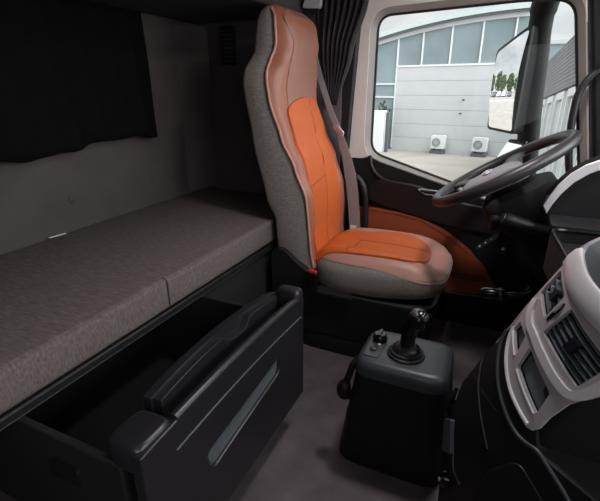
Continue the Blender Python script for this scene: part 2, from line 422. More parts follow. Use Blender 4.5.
# shell: cloth sides and rear
rings = []
for z in zs:
    a = interp(AW, z); xe = interp(XE, z); xr = interp(XR, z); r = 0.022
    e0 = sfront(-1, z).x
    pts = [(e0, SY - a)]
    for k in range(1, 7):
        s = k / 6; pts.append((e0 + (xr + r - e0) * s, SY - a - 0.006 * math.sin(PI * s)))
    for k in range(1, 6):
        an = math.radians(90 * k / 5); pts.append((xr + r - r * math.sin(an), SY - a + r - r * math.cos(an)))
    for k in range(1, 8):
        s = k / 8; pts.append((xr - (0.02 if z > 0.8 else 0.004) * math.sin(PI * s), SY - a + r + (2 * a - 2 * r) * s))
    for k in range(0, 6):
        an = math.radians(90 * k / 5); pts.append((xr + r - r * math.cos(an), SY + a - r + r * math.sin(an)))
    for k in range(1, 7):
        s = k / 6; pts.append((xr + r + (e0 - xr - r) * s, SY + a + 0.006 * math.sin(PI * s)))
    # close just behind the leather face
    for k in range(1, 12):
        tq = 1 - 2 * k / 12; q = sfront(tq, z); pts.append((q.x - 0.004, q.y))
    rings.append([(x, y, z) for x, y in pts])
bk = obj('backrest', loft(rings), 'seat_fabric', seat, angle=60)
# leather face: a closed skin over the front
bm = bmesh.new()
def lf(s, q):
    return smap(-1.0 + 2.0 * s, ZB0 + 0.01 + (ZB1 - ZB0 - 0.012) * q, 0.004 + 0.006 * (1 - abs(2 * s - 1) ** 8))
obj('leather_facing', grid(lf, 36, 60), 'leather', seat, angle=70)
edge = [smap(-0.99, z, 0.008) for z in zs[1:-1]]
obj('edge_piping', tube(edge, 0.0065, n=8), 'leather_pale', seat)
obj('edge_piping', tube([smap(0.995, z, 0.004) for z in zs[1:-1]], 0.0045, n=8), 'leather_pale', seat)
def ins_outline():
    pts = []
    for k in range(25):                       # arched top
        an = PI - PI * k / 24
        pts.append((-0.08 + 0.74 * math.copysign(abs(math.cos(an)) ** 0.75, math.cos(an)), 1.10 + 0.165 * math.sin(an) ** 0.8))
    pts += [(0.76, 1.0), (0.80, 0.8), (0.78, 0.6), (0.70, 0.49), (-0.68, 0.49), (-0.74, 0.6), (-0.79, 0.8), (-0.82, 1.0)]
    return pts
obj('orange_panel', panel(ins_outline(), 0.0, 0.0200, smap, step=0.05), 'orange', seat, bevel=0.004, angle=60)
sb = obj('panel_seam', tube([smap(0.06, 0.50 + 0.755 * k / 30, 0.0195) for k in range(31)], 0.0022, n=6), 'orange_seam', seat)
obj('panel_seam', tube([smap(-0.77 + 0.83 * k / 12, 0.85 + 0.03 * k / 12, 0.0195) for k in range(13)], 0.0020, n=6), 'orange_seam', seat)
hp = rounded([(-0.66, 1.20), (0.66, 1.20), (0.74, 1.30), (0.80, 1.45), (0.86, 1.60), (0.6, 1.640), (-0.6, 1.640), (-0.90, 1.60), (-0.76, 1.50), (-0.70, 1.36)], 0.03)
obj('headrest', panel(hp, 0.0, 0.0120, smap, step=0.05), 'leather_grey', seat, bevel=0.008, seg=3, angle=60)
# cushion
CX, CA, CB = -0.470, 0.332, 0.252
def ctop(u, v):                                # u,v in [-1,1] over the cushion top
    r = (abs(u) ** 4 + abs(v) ** 4) ** 0.25
    bol = 0.036 * math.exp(-((abs(v) - 0.78) / 0.24) ** 2)
    front = -0.020 * max(0, u) ** 2 + 0.012
    return 0.487 + (0.030 + bol) * (1 - min(1, r) ** 7) + front * (1 - min(1, r) ** 10) + (0.012 * max(0, v)) - 0.012 * max(0, u) ** 3
def cpos(u, v, h=0.0):
    return (CX + CA * u, SY + CB * v, ctop(u, v) + h)
def cr_(a, b, z, dx=0.0): return srect(CX + dx, SY, a, b, z, 4.0, 64)
rings = []
for z, d in ((0.352, 0.030), (0.360, 0.012), (0.40, 0.004), (0.45, -0.002), (0.480, 0.000)):
    ring = cr_(CA - d, CB - d, z)
    if z > 0.44: ring = [(x, y, z + (cpos((x - CX) / CA, (y - SY) / CB)[2] - 0.487) * (1.0 if z > 0.47 else 0.5)) for x, y, z in ring]
    else: ring = [(x, y, z + 0.040 * max(0, (x - CX) / CA) * (1 if z < 0.37 else 0.5)) for x, y, z in ring]
    rings.append(ring)
def fout(u, v):                                # the cloth side climbs higher along the near and far edges behind the front
    return 1.0 - 0.055 * sm01((abs(v) - 0.5) / 0.4) * (1 - sm01((u - 0.05) / 0.7))
rings.append([cpos(x * min(1, fout(x, y) + 0.012), y * min(1, fout(x, y) + 0.012), 0.0005) for x, y, z in srect(0, 0, 1, 1, 0, 4.0, 64)])
rings.append([cpos(x * (fout(x, y) - 0.02), y * (fout(x, y) - 0.02)) for x, y, z in srect(0, 0, 1, 1, 0, 4.0, 64)])
obj('cushion', loft(rings), 'seat_fabric', seat, angle=60)
bm = bmesh.new(); R = []
for k in range(14):
    f = 1.0 - k / 13.5; R.append([])
    for (x, y, z) in srect(0, 0, 1, 1, 0, 4.0, 64):
        hh = 0.010 * (1 - f ** 6) if k else (0.001 - 0.014 * max(0, x))
        g_ = f * fout(x, y); q = cpos(x * g_, y * g_); R[-1].append(bm.verts.new((q[0] + (0.004 * x if k < 2 else 0), q[1] + (0.004 * y if k < 2 else 0), q[2] + hh)))
for a, b in zip(R, R[1:]):
    for k in range(64): bm.faces.new((a[k], a[(k + 1) % 64], b[(k + 1) % 64], b[k]))
bm.faces.new(R[-1])
obj('cushion_leather', bm, 'leather_pale', seat, angle=70)
cm = lambda u, v, h: cpos(u, v, h + 0.010 * (1 - ((abs(u) ** 4 + abs(v) ** 4) ** 0.25) ** 6))
co = [(-0.94, -0.82), (-0.3, -0.82), (0.2, -0.80), (0.52, -0.78), (0.66, -0.62), (0.71, -0.2), (0.70, 0.15), (0.60, 0.45), (0.35, 0.60), (0.0, 0.62), (-0.35, 0.52), (-0.92, 0.50)]
obj('cushion_panel', panel(rounded(co, 0.12), 0.0, 0.010, cm, step=0.08), 'orange', seat, bevel=0.004, angle=60)
obj('panel_seam', tube([cm(-0.40 + 1.08 * k / 20, 0.08 + 0.02 * k / 20, 0.0100) for k in range(21)], 0.0022, n=6), 'orange_seam', seat)
obj('panel_seam', tube([cm(-0.42 + 0.02 * k / 20, -0.78 + 0.86 * k / 20, 0.0100) for k in range(21)], 0.0022, n=6), 'orange_seam', seat)
# mechanism and base
obj('recliner_cover', panel(rounded([(-0.985, 0.30), (-0.80, 0.26), (-0.765, 0.36), (-0.785, 0.455), (-0.83, 0.480), (-0.92, 0.555), (-0.985, 0.54)], 0.035), -0.03, 0.030, fY(1.83)), 'black_soft', seat, bevel=0.014, seg=4)
obj('recliner_cover', panel(rounded([(-0.985, 0.30), (-0.80, 0.26), (-0.765, 0.36), (-0.785, 0.455), (-0.83, 0.480), (-0.92, 0.555), (-0.985, 0.54)], 0.035), -0.03, 0.010, lambda u, v, h: (u, 2.325 + h, v)), 'black_soft', seat, bevel=0.010)
obj('seat_frame', loft([srect(-0.53, SY, 0.36 - d, 0.245 - d, z, 6, 40) for z, d in ((0.255, 0.02), (0.27, 0), (0.34, 0), (0.352, 0.02))]), 'black', seat)
bel = []
for k in range(9):
    bel.append(srect(-0.55, SY, 0.30 - 0.014 * (k % 2), 0.225 - 0.014 * (k % 2), 0.10 + 0.02 * k, 6, 40))
obj('suspension_bellows', loft(bel), 'deep_black', seat)
obj('base_plinth', loft([srect(-0.54, SY, 0.335 - d, 0.245 - d, z, 7, 40) for z, d in ((0.0, 0), (0.085, 0), (0.105, 0.012))]), 'black', seat)
obj('side_valance', panel(rounded([(-0.84, 0.10), (-0.20, 0.10), (-0.17, 0.33), (-0.735, 0.345), (-0.80, 0.30)], 0.02), -0.012, 0.0, fY(1.835)), 'black', seat, bevel=0.005)
obj('side_tray', panel(rounded([(-0.745, 1.800), (-0.545, 1.800), (-0.585, 1.87), (-0.735, 1.87)], 0.01), -0.006, 0.006, lambda u, v, h: (u, v, 0.346 + h + (v - 1.80) * 0.2)), 'black_soft', seat, bevel=0.003)
bk_ = obj('belt_buckle', loft([srect(-0.752, 1.790, 0.030 - d, 0.014 - d, z, 4, 24) for z, d in ((0.36, 0.004), (0.37, 0), (0.455, 0), (0.463, 0.004))]), 'black_gloss', seat)
sub('release_button', loft([srect(-0.752, 1.789, 0.024 - d, 0.0105 - d, z, 4, 24) for z, d in ((0.455, 0), (0.469, 0), (0.471, 0.002))]), 'red', bk_)

# seat belt
t = thing('seat_belt', "dark grey seat belt hanging beside the driver's backrest with a silver guide", 'seat belt', (-0.82, 2.35, 1.3))
bp = spline([(-0.975, 2.310, 1.48), (-0.935, 2.305, 1.36), (-0.875, 2.305, 1.20), (-0.825, 2.310, 1.09), (-0.776, 2.320, 0.95), (-0.742, 2.325, 0.80), (-0.722, 2.328, 0.65), (-0.708, 2.332, 0.49)], 6)
bm = bmesh.new(); R = []
for i, p in enumerate(bp):
    tg = (bp[min(i + 1, len(bp) - 1)] - bp[max(i - 1, 0)]).normalized(); w = Vector((1.0, -0.15, 0.0)); w = (w - tg * w.dot(tg)).normalized(); nn = tg.cross(w)
    hw = 0.017 if i < 18 else 0.017 + 0.018 * min(1, (i - 18) / 10)
    R.append([bm.verts.new(p + w * sx * hw + nn * sn * 0.0012) for sx, sn in ((-1, -1), (1, -1), (1, 1), (-1, 1))])
for a, b in zip(R, R[1:]):
    for k in range(4): bm.faces.new((a[k], a[(k + 1) % 4], b[(k + 1) % 4], b[k]))
bm.faces.new(R[0]); bm.faces.new(R[-1][::-1])
obj('strap', bm, 'strap', t, smooth=False)
gp = Vector((-0.822, 2.304, 1.09))
gm = Matrix.Translation(gp) @ Matrix.Rotation(math.radians(-26), 4, 'Z') @ Matrix.Rotation(math.radians(35), 4, 'Y')
b_ = bmesh.new(); loop = rounded([(-0.042, -0.012), (0.042, -0.012), (0.042, 0.018), (-0.042, 0.018)], 0.01)
panel(loop, -0.004, 0.006, lambda u, v, h: gm @ Vector((u, -h, v)), bm=b_)
obj('belt_tongue', b_, 'silver', t, bevel=0.002)
obj('sewn_label', panel([(-0.020, 0), (0.020, 0), (0.020, 0.055), (-0.020, 0.055)], 0, 0.002, lambda u, v, h: (-0.718 + u, 2.324 - u * 0.15 - h, 0.50 + v)), 'white_tag', t)
obj('anchor_bolt', lathe([(0.020, 0), (0.020, 0.012), (0.012, 0.018), (0.002, 0.018)], (-0.985, 2.40, 1.50), (0, -1, 0), 20), 'black', t)

# grab handle on the pillar beside the seat
t = thing('looped_grab_handle', "black looped grab handle on the pillar between the seat back and the door", 'handle', (-0.70, 2.40, 0.4))
obj('handle_bar', tube(spline([(-0.800, 2.388, 0.835), (-0.745, 2.375, 0.835), (-0.700, 2.370, 0.805), (-0.672, 2.370, 0.735), (-0.662, 2.370, 0.60), (-0.660, 2.372, 0.42), (-0.662, 2.385, 0.33)], 6), 0.018, n=12), 'black_soft', t)
obj('mounting_plate', panel(rounded([(-0.83, 0.80), (-0.785, 0.80), (-0.785, 0.87), (-0.83, 0.87)], 0.008), 0, 0.012, fY(2.385)), 'black', t, bevel=0.003)

# ------------------------------------------------------------------ driver's door
door = thing('door_1', "driver's door with a beige window surround and brown leather lower panel", 'door', (-0.2, 2.45, 0.0))
door['kind'] = 'structure'
WIN = rounded([(-0.680, 0.962), (0.02, 0.752), (0.425, 0.645), (0.330, 1.08), (0.206, 1.672), (0.02, 1.684), (-0.678, 1.660)], 0.075, 8)
def shrink(poly, d):
    out = []; N = len(poly)
    for i in range(N):
        a = Vector(poly[i - 1]); p = Vector(poly[i]); b = Vector(poly[(i + 1) % N])
        tg = (b - a).normalized(); n = Vector((-tg.y, tg.x)); q = p + n * d; out.append((q.x, q.y))
    return out
WO = shrink(WIN, -0.030)
obj('window_surround', panel([(-0.800, 0.915), (-0.700, 0.915), (0.300, 0.615), (0.465, 0.600), (0.374, 1.06), (0.172, 1.985), (-0.735, 1.985), (-0.745, 1.80), (-0.760, 1.70)], -0.02, 0.022, fY(2.45), holes=[WO]), 'beige', door, bevel=0.008, seg=3)
# reveal: sloped ring from the surround back to the glass
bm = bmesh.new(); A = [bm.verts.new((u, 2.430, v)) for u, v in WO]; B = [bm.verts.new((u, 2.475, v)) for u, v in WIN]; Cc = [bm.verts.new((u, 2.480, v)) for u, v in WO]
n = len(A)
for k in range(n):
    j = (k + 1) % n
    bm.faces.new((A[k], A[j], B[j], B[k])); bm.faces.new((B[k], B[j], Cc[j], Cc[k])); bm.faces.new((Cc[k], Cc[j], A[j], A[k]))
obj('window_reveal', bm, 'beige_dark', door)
obj('window_seal', tube([(u, 2.474, v) for u, v in WIN], 0.007, n=8, closed=True), 'rubber', door)
obj('window_glass', panel(WO, 0, 0.004, fY(2.482)), 'glass', door, smooth=False)
# dark inner panel below the window
bot = [(-0.798, 0.005), (0.48, 0.005), (0.48, 0.60), (0.40, 0.632), (0.02, 0.738), (-0.62, 0.918), (-0.675, 0.945), (-0.71, 0.93), (-0.798, 0.93)]
obj('inner_panel', panel(rounded(bot, 0.02), -0.02, 0.030, fY(2.45)), 'black', door, bevel=0.010, seg=3)
# arm rest: swept ledge with rolled top
ar = spline([(-0.668, 2.412, 0.95), (-0.655, 2.408, 0.89), (-0.610, 2.402, 0.838), (-0.54, 2.398, 0.812), (-0.375, 2.396, 0.792), (-0.24, 2.396, 0.742), (0.02, 2.398, 0.70), (0.25, 2.40, 0.66)], 6)
obj('ledge_roll', tube([(x, y + 0.009, z) for x, y, z in ar], 0.011, n=10), 'black_soft', door)
obj('arm_rest', panel(rounded([(-0.60, 0.822), (-0.54, 0.806), (-0.375, 0.786), (-0.24, 0.736), (0.25, 0.655), (0.25, 0.56), (-0.20, 0.60), (-0.50, 0.66), (-0.66, 0.70), (-0.66, 0.80)], 0.03), 0.0, 0.056, fY(2.45)), 'black', door, bevel=0.016, seg=4)
hr = obj('handle_recess', panel(rounded([(-0.378, 0.786), (-0.270, 0.784), (-0.278, 0.764), (-0.338, 0.764)], 0.010), 0.050, 0.060, fY(2.45)), 'deep_black', door, bevel=0.002)
hrr = rounded([(-0.382, 0.788), (-0.268, 0.786), (-0.276, 0.762), (-0.340, 0.762)], 0.012)
obj('handle_trim', tube([(u, 2.389, v) for u, v in hrr], 0.0032, n=8, closed=True), 'silver', door)
obj('door_handle', tube([(-0.365, 2.386, 0.779), (-0.32, 2.383, 0.777), (-0.280, 2.386, 0.776)], 0.005, n=8), 'black_gloss', door)
# brown leather panel
lw = [(-0.755, 0.645), (-0.62, 0.652), (-0.471, 0.642), (-0.35, 0.622), (-0.243, 0.580), (-0.15, 0.527), (-0.072, 0.468), (0.02, 0.375), (0.10, 0.255), (0.09, 0.235), (-0.20, 0.180), (-0.755, 0.180)]
obj('leather_panel', panel(rounded(lw, 0.012), 0.0, 0.046, fY(2.45), step=0.12), 'door_orange', door, bevel=0.012, seg=3)
obj('pocket_flap', panel(rounded([(-0.26, 0.36), (-0.22, 0.342), (-0.13, 0.300), (-0.04, 0.295), (0.05, 0.303), (0.03, 0.335), (-0.05, 0.325), (-0.13, 0.33), (-0.24, 0.395)], 0.012), 0.04, 0.060, fY(2.45)), 'door_pocket', door, bevel=0.006, seg=3)
obj('panel_seam', tube([(u, 2.402, v) for u, v in ((-0.75, 0.630), (-0.62, 0.636), (-0.471, 0.627), (-0.35, 0.607), (-0.25, 0.566), (-0.16, 0.513), (-0.082, 0.455))], 0.003, n=6), 'door_pocket', door)
obj('kick_strip', tube([(-0.75, 2.40, 0.170), (0.12, 2.40, 0.215)], 0.008, n=8), 'slate_dark', door)

t = thing('curved_grab_handle', 'black curved grab handle on the windscreen pillar above the instrument hood', 'handle', (0.30, 2.38, 1.1))
obj('handle_bar', tube(spline([(0.44, 2.385, 1.415), (0.37, 2.362, 1.392), (0.315, 2.352, 1.358), (0.280, 2.350, 1.290), (0.274, 2.350, 1.20), (0.280, 2.350, 1.10), (0.300, 2.352, 0.97), (0.34, 2.372, 0.86)], 7), 0.0165, n=12), 'black_soft', t)
obj('end_foot', lathe([(0.026, 0), (0.024, 0.014), (0.016, 0.022)], (0.34, 2.382, 0.855), (0, -1, 0.4), 18), 'black', t)

# ------------------------------------------------------------------ steering wheel and column
WC = Vector((0.014, 1.95, 0.992)); AL = math.radians(31.5)
E1 = Vector((math.cos(AL), 0, math.sin(AL))); E2 = Vector((0, 1, 0)); EN = Vector((-math.sin(AL), 0, math.cos(AL)))
def W(a, b, h=0.0): return WC + E1 * a + E2 * b + EN * h
WR = 0.276
t = thing('steering_wheel', 'large black steering wheel with a grey centre pad and oval badge', 'steering wheel', WC)
obj('rim', tube([W(WR * math.cos(2 * PI * k / 72), WR * math.sin(2 * PI * k / 72)) for k in range(72)], 0.0225, n=16, closed=True), 'wheel', t)
def padring(f, h): 
    return [W((-0.045 + f * 0.125 * math.copysign(abs(math.cos(2 * PI * k / 40)) ** 0.75, math.cos(2 * PI * k / 40))), f * 0.120 * math.copysign(abs(math.sin(2 * PI * k / 40)) ** 0.75, math.sin(2 * PI * k / 40)), h) for k in range(40)]
pad = obj('centre_pad', loft([padring(0.92, -0.055), padring(1.0, -0.040), padring(1.0, -0.018), padring(0.94, -0.004), padring(0.75, 0.006), padring(0.4, 0.011), padring(0.1, 0.012)]), 'wheel_pad', t, angle=60)
em = sub('oval_badge', loft([[W(-0.05 + 0.019 * f * math.sin(2 * PI * k / 32), -0.005 + 0.040 * f * math.cos(2 * PI * k / 32), h) for k in range(32)] for f, h in ((1.05, 0.006), (1.0, 0.0145), (0.9, 0.0155))]), 'slate_dark', pad)
ring = [W(-0.05 + 0.019 * math.sin(2 * PI * k / 40), -0.005 + 0.040 * math.cos(2 * PI * k / 40), 0.0155) for k in range(40)]
scr = spline([W(-0.05 + a, -0.005 + b, 0.0168) for a, b in ((0.004, 0.028), (0.010, 0.022), (0.002, 0.018), (-0.008, 0.022), (-0.004, 0.010), (0.006, 0.006), (-0.006, 0.000), (-0.004, -0.008), (0.006, -0.010), (-0.006, -0.016), (0.010, -0.024), (-0.006, -0.028))], 4)
bm = tube(ring, 0.0022, n=6, closed=True); tube(scr, 0.0016, n=6, bm=bm)
sub('badge_script', bm, 'silver_bright', pad)
for ang, wd_ in ((76, 0.040), (-76, 0.040), (142, 0.028), (-142, 0.028)):
    a = math.radians(ang); d = Vector((math.cos(a), math.sin(a))); p = Vector((-d.y, d.x)); rr = []
    for q, w, h, th in ((0.07, 0.066, -0.022, 0.020), (0.13, 0.050, -0.014, 0.015), (0.20, wd_, -0.008, 0.011), (0.275, wd_ + 0.006, -0.002, 0.010)):
        rr.append([W(d.x * q + p.x * w * math.cos(2 * PI * k / 16), d.y * q + p.y * w * math.cos(2 * PI * k / 16), h + th * math.sin(2 * PI * k / 16)) for k in range(16)])
    obj('spoke', loft(rr), 'wheel', t)
obj('hub', loft([[W(0.005 + r * math.cos(2 * PI * k / 24), r * math.sin(2 * PI * k / 24), h) for k in range(24)] for r, h in ((0.08, -0.082), (0.10, -0.06), (0.10, -0.04))]), 'black_soft', t)

t = thing('steering_column', 'black steering column and shroud below the wheel with stalks', 'steering column', (0.2, 1.95, 0.5))
def colring(a, b, h, da=0.0): return [W(da + a * math.copysign(abs(math.cos(2 * PI * k / 32)) ** 0.7, math.cos(2 * PI * k / 32)), b * math.copysign(abs(math.sin(2 * PI * k / 32)) ** 0.7, math.sin(2 * PI * k / 32)), h) for k in range(32)]
obj('shroud', loft([colring(0.10, 0.12, -0.085), colring(0.14, 0.145, -0.10, 0.02), colring(0.15, 0.15, -0.16, 0.02), colring(0.13, 0.13, -0.22, 0.03), colring(0.09, 0.10, -0.30, 0.03)]), 'deep_black', t, angle=50)
obj('upper_cowl', loft([[(x, y, z) for (y, z) in ((1.80, 0.86 + d), (1.88, 0.935 + d), (2.05, 0.935 + d), (2.12, 0.86 + d), (2.05, 0.80 + d), (1.88, 0.80 + d))] for x, d in ((0.0, -0.055), (0.05, -0.035), (0.112, -0.045))]), 'black', t, bevel=0.02, seg=3)
obj('column_tube', tube([W(0.02, 0, -0.28), W(0.02, 0, -0.55), (0.36, 1.95, 0.30), (0.44, 1.95, 0.02)], [0.085, 0.075, 0.07, 0.07], n=20), 'deep_black', t)
st = obj('wiper_stalk', tube(spline([(0.230, 1.82, 0.780), (0.195, 1.76, 0.806), (0.12, 1.75, 0.826), (0.054, 1.745, 0.844)], 5), [0.022] * 9 + [0.024] * 5 + [0.026, 0.024], n=14), 'black_soft', t)
sub('stalk_end', lathe([(0.020, 0), (0.0205, 0.006), (0.014, 0.012), (0.002, 0.014)], (0.052, 1.745, 0.8445), (-0.9, -0.1, 0.25), 16), 'slate_dark', st)
sk = obj('switch_stalk', panel(rounded([(-0.062, -0.016), (0.045, -0.022), (0.045, 0.022), (-0.062, 0.016)], 0.012), -0.010, 0.010,
     lambda u, v, h: (0.012 + u * 0.72 - h * 0.35, 1.86 - h * 0.6 - v * 0.3, 0.712 + u * 0.68 + v * 0.7)), 'slate', t, bevel=0.004)
bm = bmesh.new()
for u in (-0.04, -0.012, 0.016):
    c = Vector((0.012 + u * 0.72 - 0.0105 * 0.35, 1.86 - 0.0105 * 0.6, 0.712 + u * 0.68))
    bmesh.ops.create_icosphere(bm, subdivisions=2, radius=0.0042, matrix=Matrix.Translation(c))
sub('switch_symbols', bm, 'white_paint', sk)
obj('ignition_lock', lathe([(0.020, 0), (0.020, 0.022), (0.015, 0.028), (0.002, 0.028)], (0.085, 1.83, 0.70), (-0.5, -0.8, 0.1), 18), 'black_gloss', t)
obj('lock_pin', lathe([(0.006, 0), (0.006, 0.006), (0.001, 0.007)], (0.07, 1.806, 0.703), (-0.5, -0.8, 0.1), 12), 'silver', t)
hl = obj('adjustment_lever', tube([(0.34, 1.90, 0.50), (0.235, 1.87, 0.525), (0.195, 1.855, 0.520), (0.165, 1.852, 0.495), (0.10, 1.85, 0.487)], [0.012, 0.024, 0.022, 0.012, 0.012], n=12), 'black_gloss', t)
sub('lever_knob', tube([(0.115, 1.85, 0.489), (0.100, 1.85, 0.487), (0.030, 1.85, 0.480), (0.012, 1.85, 0.478)], [0.014, 0.024, 0.026, 0.020], n=16), 'black_gloss', hl)
sub('knob_collar', tube([(0.094, 1.85, 0.4865), (0.084, 1.85, 0.4855)], 0.0268, n=16), 'slate', hl)

t = thing('pedal', 'black pedal on the floor under the steering column', 'pedal', (0.30, 1.80, 0.0))
obj('pad', panel(rounded([(-0.05, -0.07), (0.05, -0.07), (0.05, 0.07), (-0.05, 0.07)], 0.012), 0, 0.016, lambda u, v, h: (0.27 - v * 0.45 * -1 - h * 0.8, 1.80 + u, 0.17 + v * 0.85 + h * 0.5)), 'rubber', t, bevel=0.004)
obj('arm', tube([(0.285, 1.80, 0.17), (0.40, 1.80, 0.10), (0.46, 1.80, 0.0)], 0.012), 'black', t)

# ------------------------------------------------------------------ dashboard
PR = [(-0.014, 0.1), (-0.021, 0.256), (-0.024, 0.352), (-0.027, 0.419), (-0.026, 0.508), (-0.017, 0.54), (-0.005, 0.576), (0.01, 0.612), (0.032, 0.667), (0.059, 0.724), (0.085, 0.783), (0.106, 0.833), (0.128, 0.88), (0.148, 0.921), (0.168, 0.962), (0.187, 0.994), (0.213, 1.016), (0.27, 1.06), (0.34, 1.095), (0.45, 1.13)]
LN = [0.0]
for a, b in zip(PR, PR[1:]): LN.append(LN[-1] + math.dist(a, b))
_pp = [Vector((x, z, 0)) for x, z in PR]
def prof(v):
    v = max(0.0, min(LN[-1] - 1e-6, v))
    for i in range(len(PR) - 1):
        if v <= LN[i + 1]:
            t = (v - LN[i]) / (LN[i + 1] - LN[i])
            p0 = _pp[i - 1] if i else _pp[0] * 2 - _pp[1]; p1, p2 = _pp[i], _pp[i + 1]
            p3 = _pp[i + 2] if i + 2 < len(_pp) else _pp[-1] * 2 - _pp[-2]
            q = 0.5 * ((2 * p1) + (p2 - p0) * t + (2 * p0 - 5 * p1 + 4 * p2 - p3) * t * t + (3 * p1 - p0 - 3 * p2 + p3) * t ** 3)
            return q.x, q.y
def S0(u, v):
    x, z = prof(v); return Vector((x + .2 * u + 1.6 * u * u if u < 0.45 else x + 0.414 + 1.64 * (u - 0.45), 1.02 - u, z))
def S(u, v, h=0.0):
    p = S0(u, v); e = 0.004
    n = (S0(u, v + e) - S0(u, v - e)).cross(S0(u + e, v) - S0(u - e, v)).normalized()
    if n.x > 0: n = -n
    return p + n * h
dash = thing('dashboard', 'black wrap-around dashboard with a silver-framed centre stack', 'dashboard', (0.5, 1.0, 0.0))
# core of the centre stack (upper)
def closed_stack(us, vs, hh, depth_x):
    bm = bmesh.new(); F = [[bm.verts.new(S(u, v, hh)) for v in vs] for u in us]
    Bk = [[bm.verts.new((depth_x, S0(u, v).y, S0(u, v).z)) for v in vs] for u in us]
    nu, nv = len(us), len(vs)
    for i in range(nu - 1):
        for j in range(nv - 1):
            bm.faces.new((F[i][j], F[i + 1][j], F[i + 1][j + 1], F[i][j + 1])); bm.faces.new((Bk[i][j], Bk[i][j + 1], Bk[i + 1][j + 1], Bk[i + 1][j]))
    for i in range(nu - 1):
        for j in (0, nv - 1): bm.faces.new((F[i][j], Bk[i][j], Bk[i + 1][j], F[i + 1][j]))
    for j in range(nv - 1):
        for i in (0, nu - 1): bm.faces.new((F[i][j], F[i][j + 1], Bk[i][j + 1], Bk[i][j]))
    return bm
vs = [0.548 + (1.235 - 0.548) * k / 30 for k in range(31)]
obj('stack_core', closed_stack([0.004 + 0.222 * k / 12 for k in range(13)], vs, -0.0215, 0.62), 'deep_black', dash, angle=50)
vs = [0.02 + 0.522 * k / 20 for k in range(21)]
obj('lower_panel', closed_stack([0.0 + 0.44 * k / 20 for k in range(21)], vs, 0.0, 0.86), 'black', dash, angle=50)
# silver frame
VENT1 = rounded([(.075, .775), (.075, .838), (.008, .874), (.009, .808)], 0.008)
VENT2 = rounded([(.206, .703), (.218, .775), (.106, .826), (.097, .751)], 0.006)
CUB1 = rounded([(.082, .667), (.068, .714), (.022, .726), (.022, .702)], 0.004)
CUB2 = rounded([(.194, .605), (.185, .659), (.096, .706), (.104, .654)], 0.006)
FR = [(.0, .985), (.0, .86), (.003, .76), (.012, .705), (.030, .671), (.065, .638), (.118, .603), (.162, .581), (.198, .567), (.209, .571), (.212, .584), (.210, .618), (.214, .663), (.225, .695), (.238, .720), (.250, .80), (.254, .88), (.252, .93), (.12, .93), (.05, .955), (.03, .99)]
ccw = lambda p: p if sum(p[i][0] * p[(i + 1) % len(p)][1] - p[(i + 1) % len(p)][0] * p[i][1] for i in range(len(p))) > 0 else p[::-1]
fr = obj('silver_frame', panel(FR, -0.008, 0.000, S, holes=[VENT1, VENT2, CUB1, CUB2], step=0.03), 'silver', dash, bevel=0.002, seg=2, angle=50)
obj('frame_edge', tube([S(p.x, p.y, 0.0005) for p in spline([(.016, .705, 0), (.034, .677, 0), (.069, .644, 0), (.120, .609, 0), (.162, .588, 0), (.196, .574, 0)], 6)], 0.0045, n=8), 'silver_bright', dash)
vc = spline([(.016, .790, 0), (.030, .764, 0), (.058, .742, 0), (.085, .732, 0), (.13, .711, 0), (.175, .690, 0), (.203, .682, 0), (.217, .692, 0), (.228, .725, 0), (.232, .755, 0)], 5)
def off2(P, d):
    out = []
    for i, p in enumerate(P):
        tg = (P[min(i + 1, len(P) - 1)] - P[max(i - 1, 0)]).normalized(); out.append((p.x - tg.y * d, p.y + tg.x * d))
    return out
obj('vent_moulding', panel(off2(vc, -0.0085) + off2(vc, 0.0085)[::-1], -0.004, 0.005, S, step=0.03), 'silver_bright', dash, bevel=0.002, angle=50)
obj('crest_edge', tube([S(0.002, .64 + .35 * k / 20, -0.003) for k in range(21)], 0.0035, n=8), 'silver', dash)
# raised hood around the display
hb = [S(p.x, p.y, p.z) for p in spline([(-.006, .924, .0), (.020, .916, .006), (.05, .905, .010), (.09, .885, .012), (.14, .862, .012), (.19, .845, .010), (.25, .83, .004)], 6)]
bm = bmesh.new(); R = []
for i, p in enumerate(spline([(.008, .908, 0), (.022, .903, 0), (.05, .888, 0), (.09, .869, 0), (.14, .853, 0), (.19, .838, 0), (.26, .82, 0)], 6)):
    u, v = p.x, p.y; w = 0.027
    R.append([bm.verts.new(S(u + du, v + dv, h)) for du, dv, h in ((0, -w, -0.01), (0, -w, 0.002), (0, -w * 0.7, 0.009), (0, 0, 0.012), (0.004, w * 0.7, 0.011), (0.006, w, 0.006), (0.006, w, -0.01))])
for a, b in zip(R, R[1:]):
    for k in range(7): bm.faces.new((a[k], a[(k + 1) % 7], b[(k + 1) % 7], b[k]))
bm.faces.new(R[0]); bm.faces.new(R[-1][::-1])
obj('display_hood', bm, 'silver_bright', dash, bevel=0.004, angle=45)
obj('display_bezel', panel([(.016, .975), (.020, .945), (.034, .928), (.07, .908), (.12, .885), (.17, .872), (.25, .855), (.25, .885), (.17, .905), (.12, .918), (.075, .942), (.045, .99)], -0.02, 0.003, S, step=0.03), 'slate', dash, bevel=0.003)
obj('display_screen', panel([(.045, .99), (.075, .942), (.12, .918), (.17, .905), (.25, .885), (.25, 1.12), (.06, 1.12)], -0.03, 0.001, S, step=0.04), 'black_soft', dash, bevel=0.003)
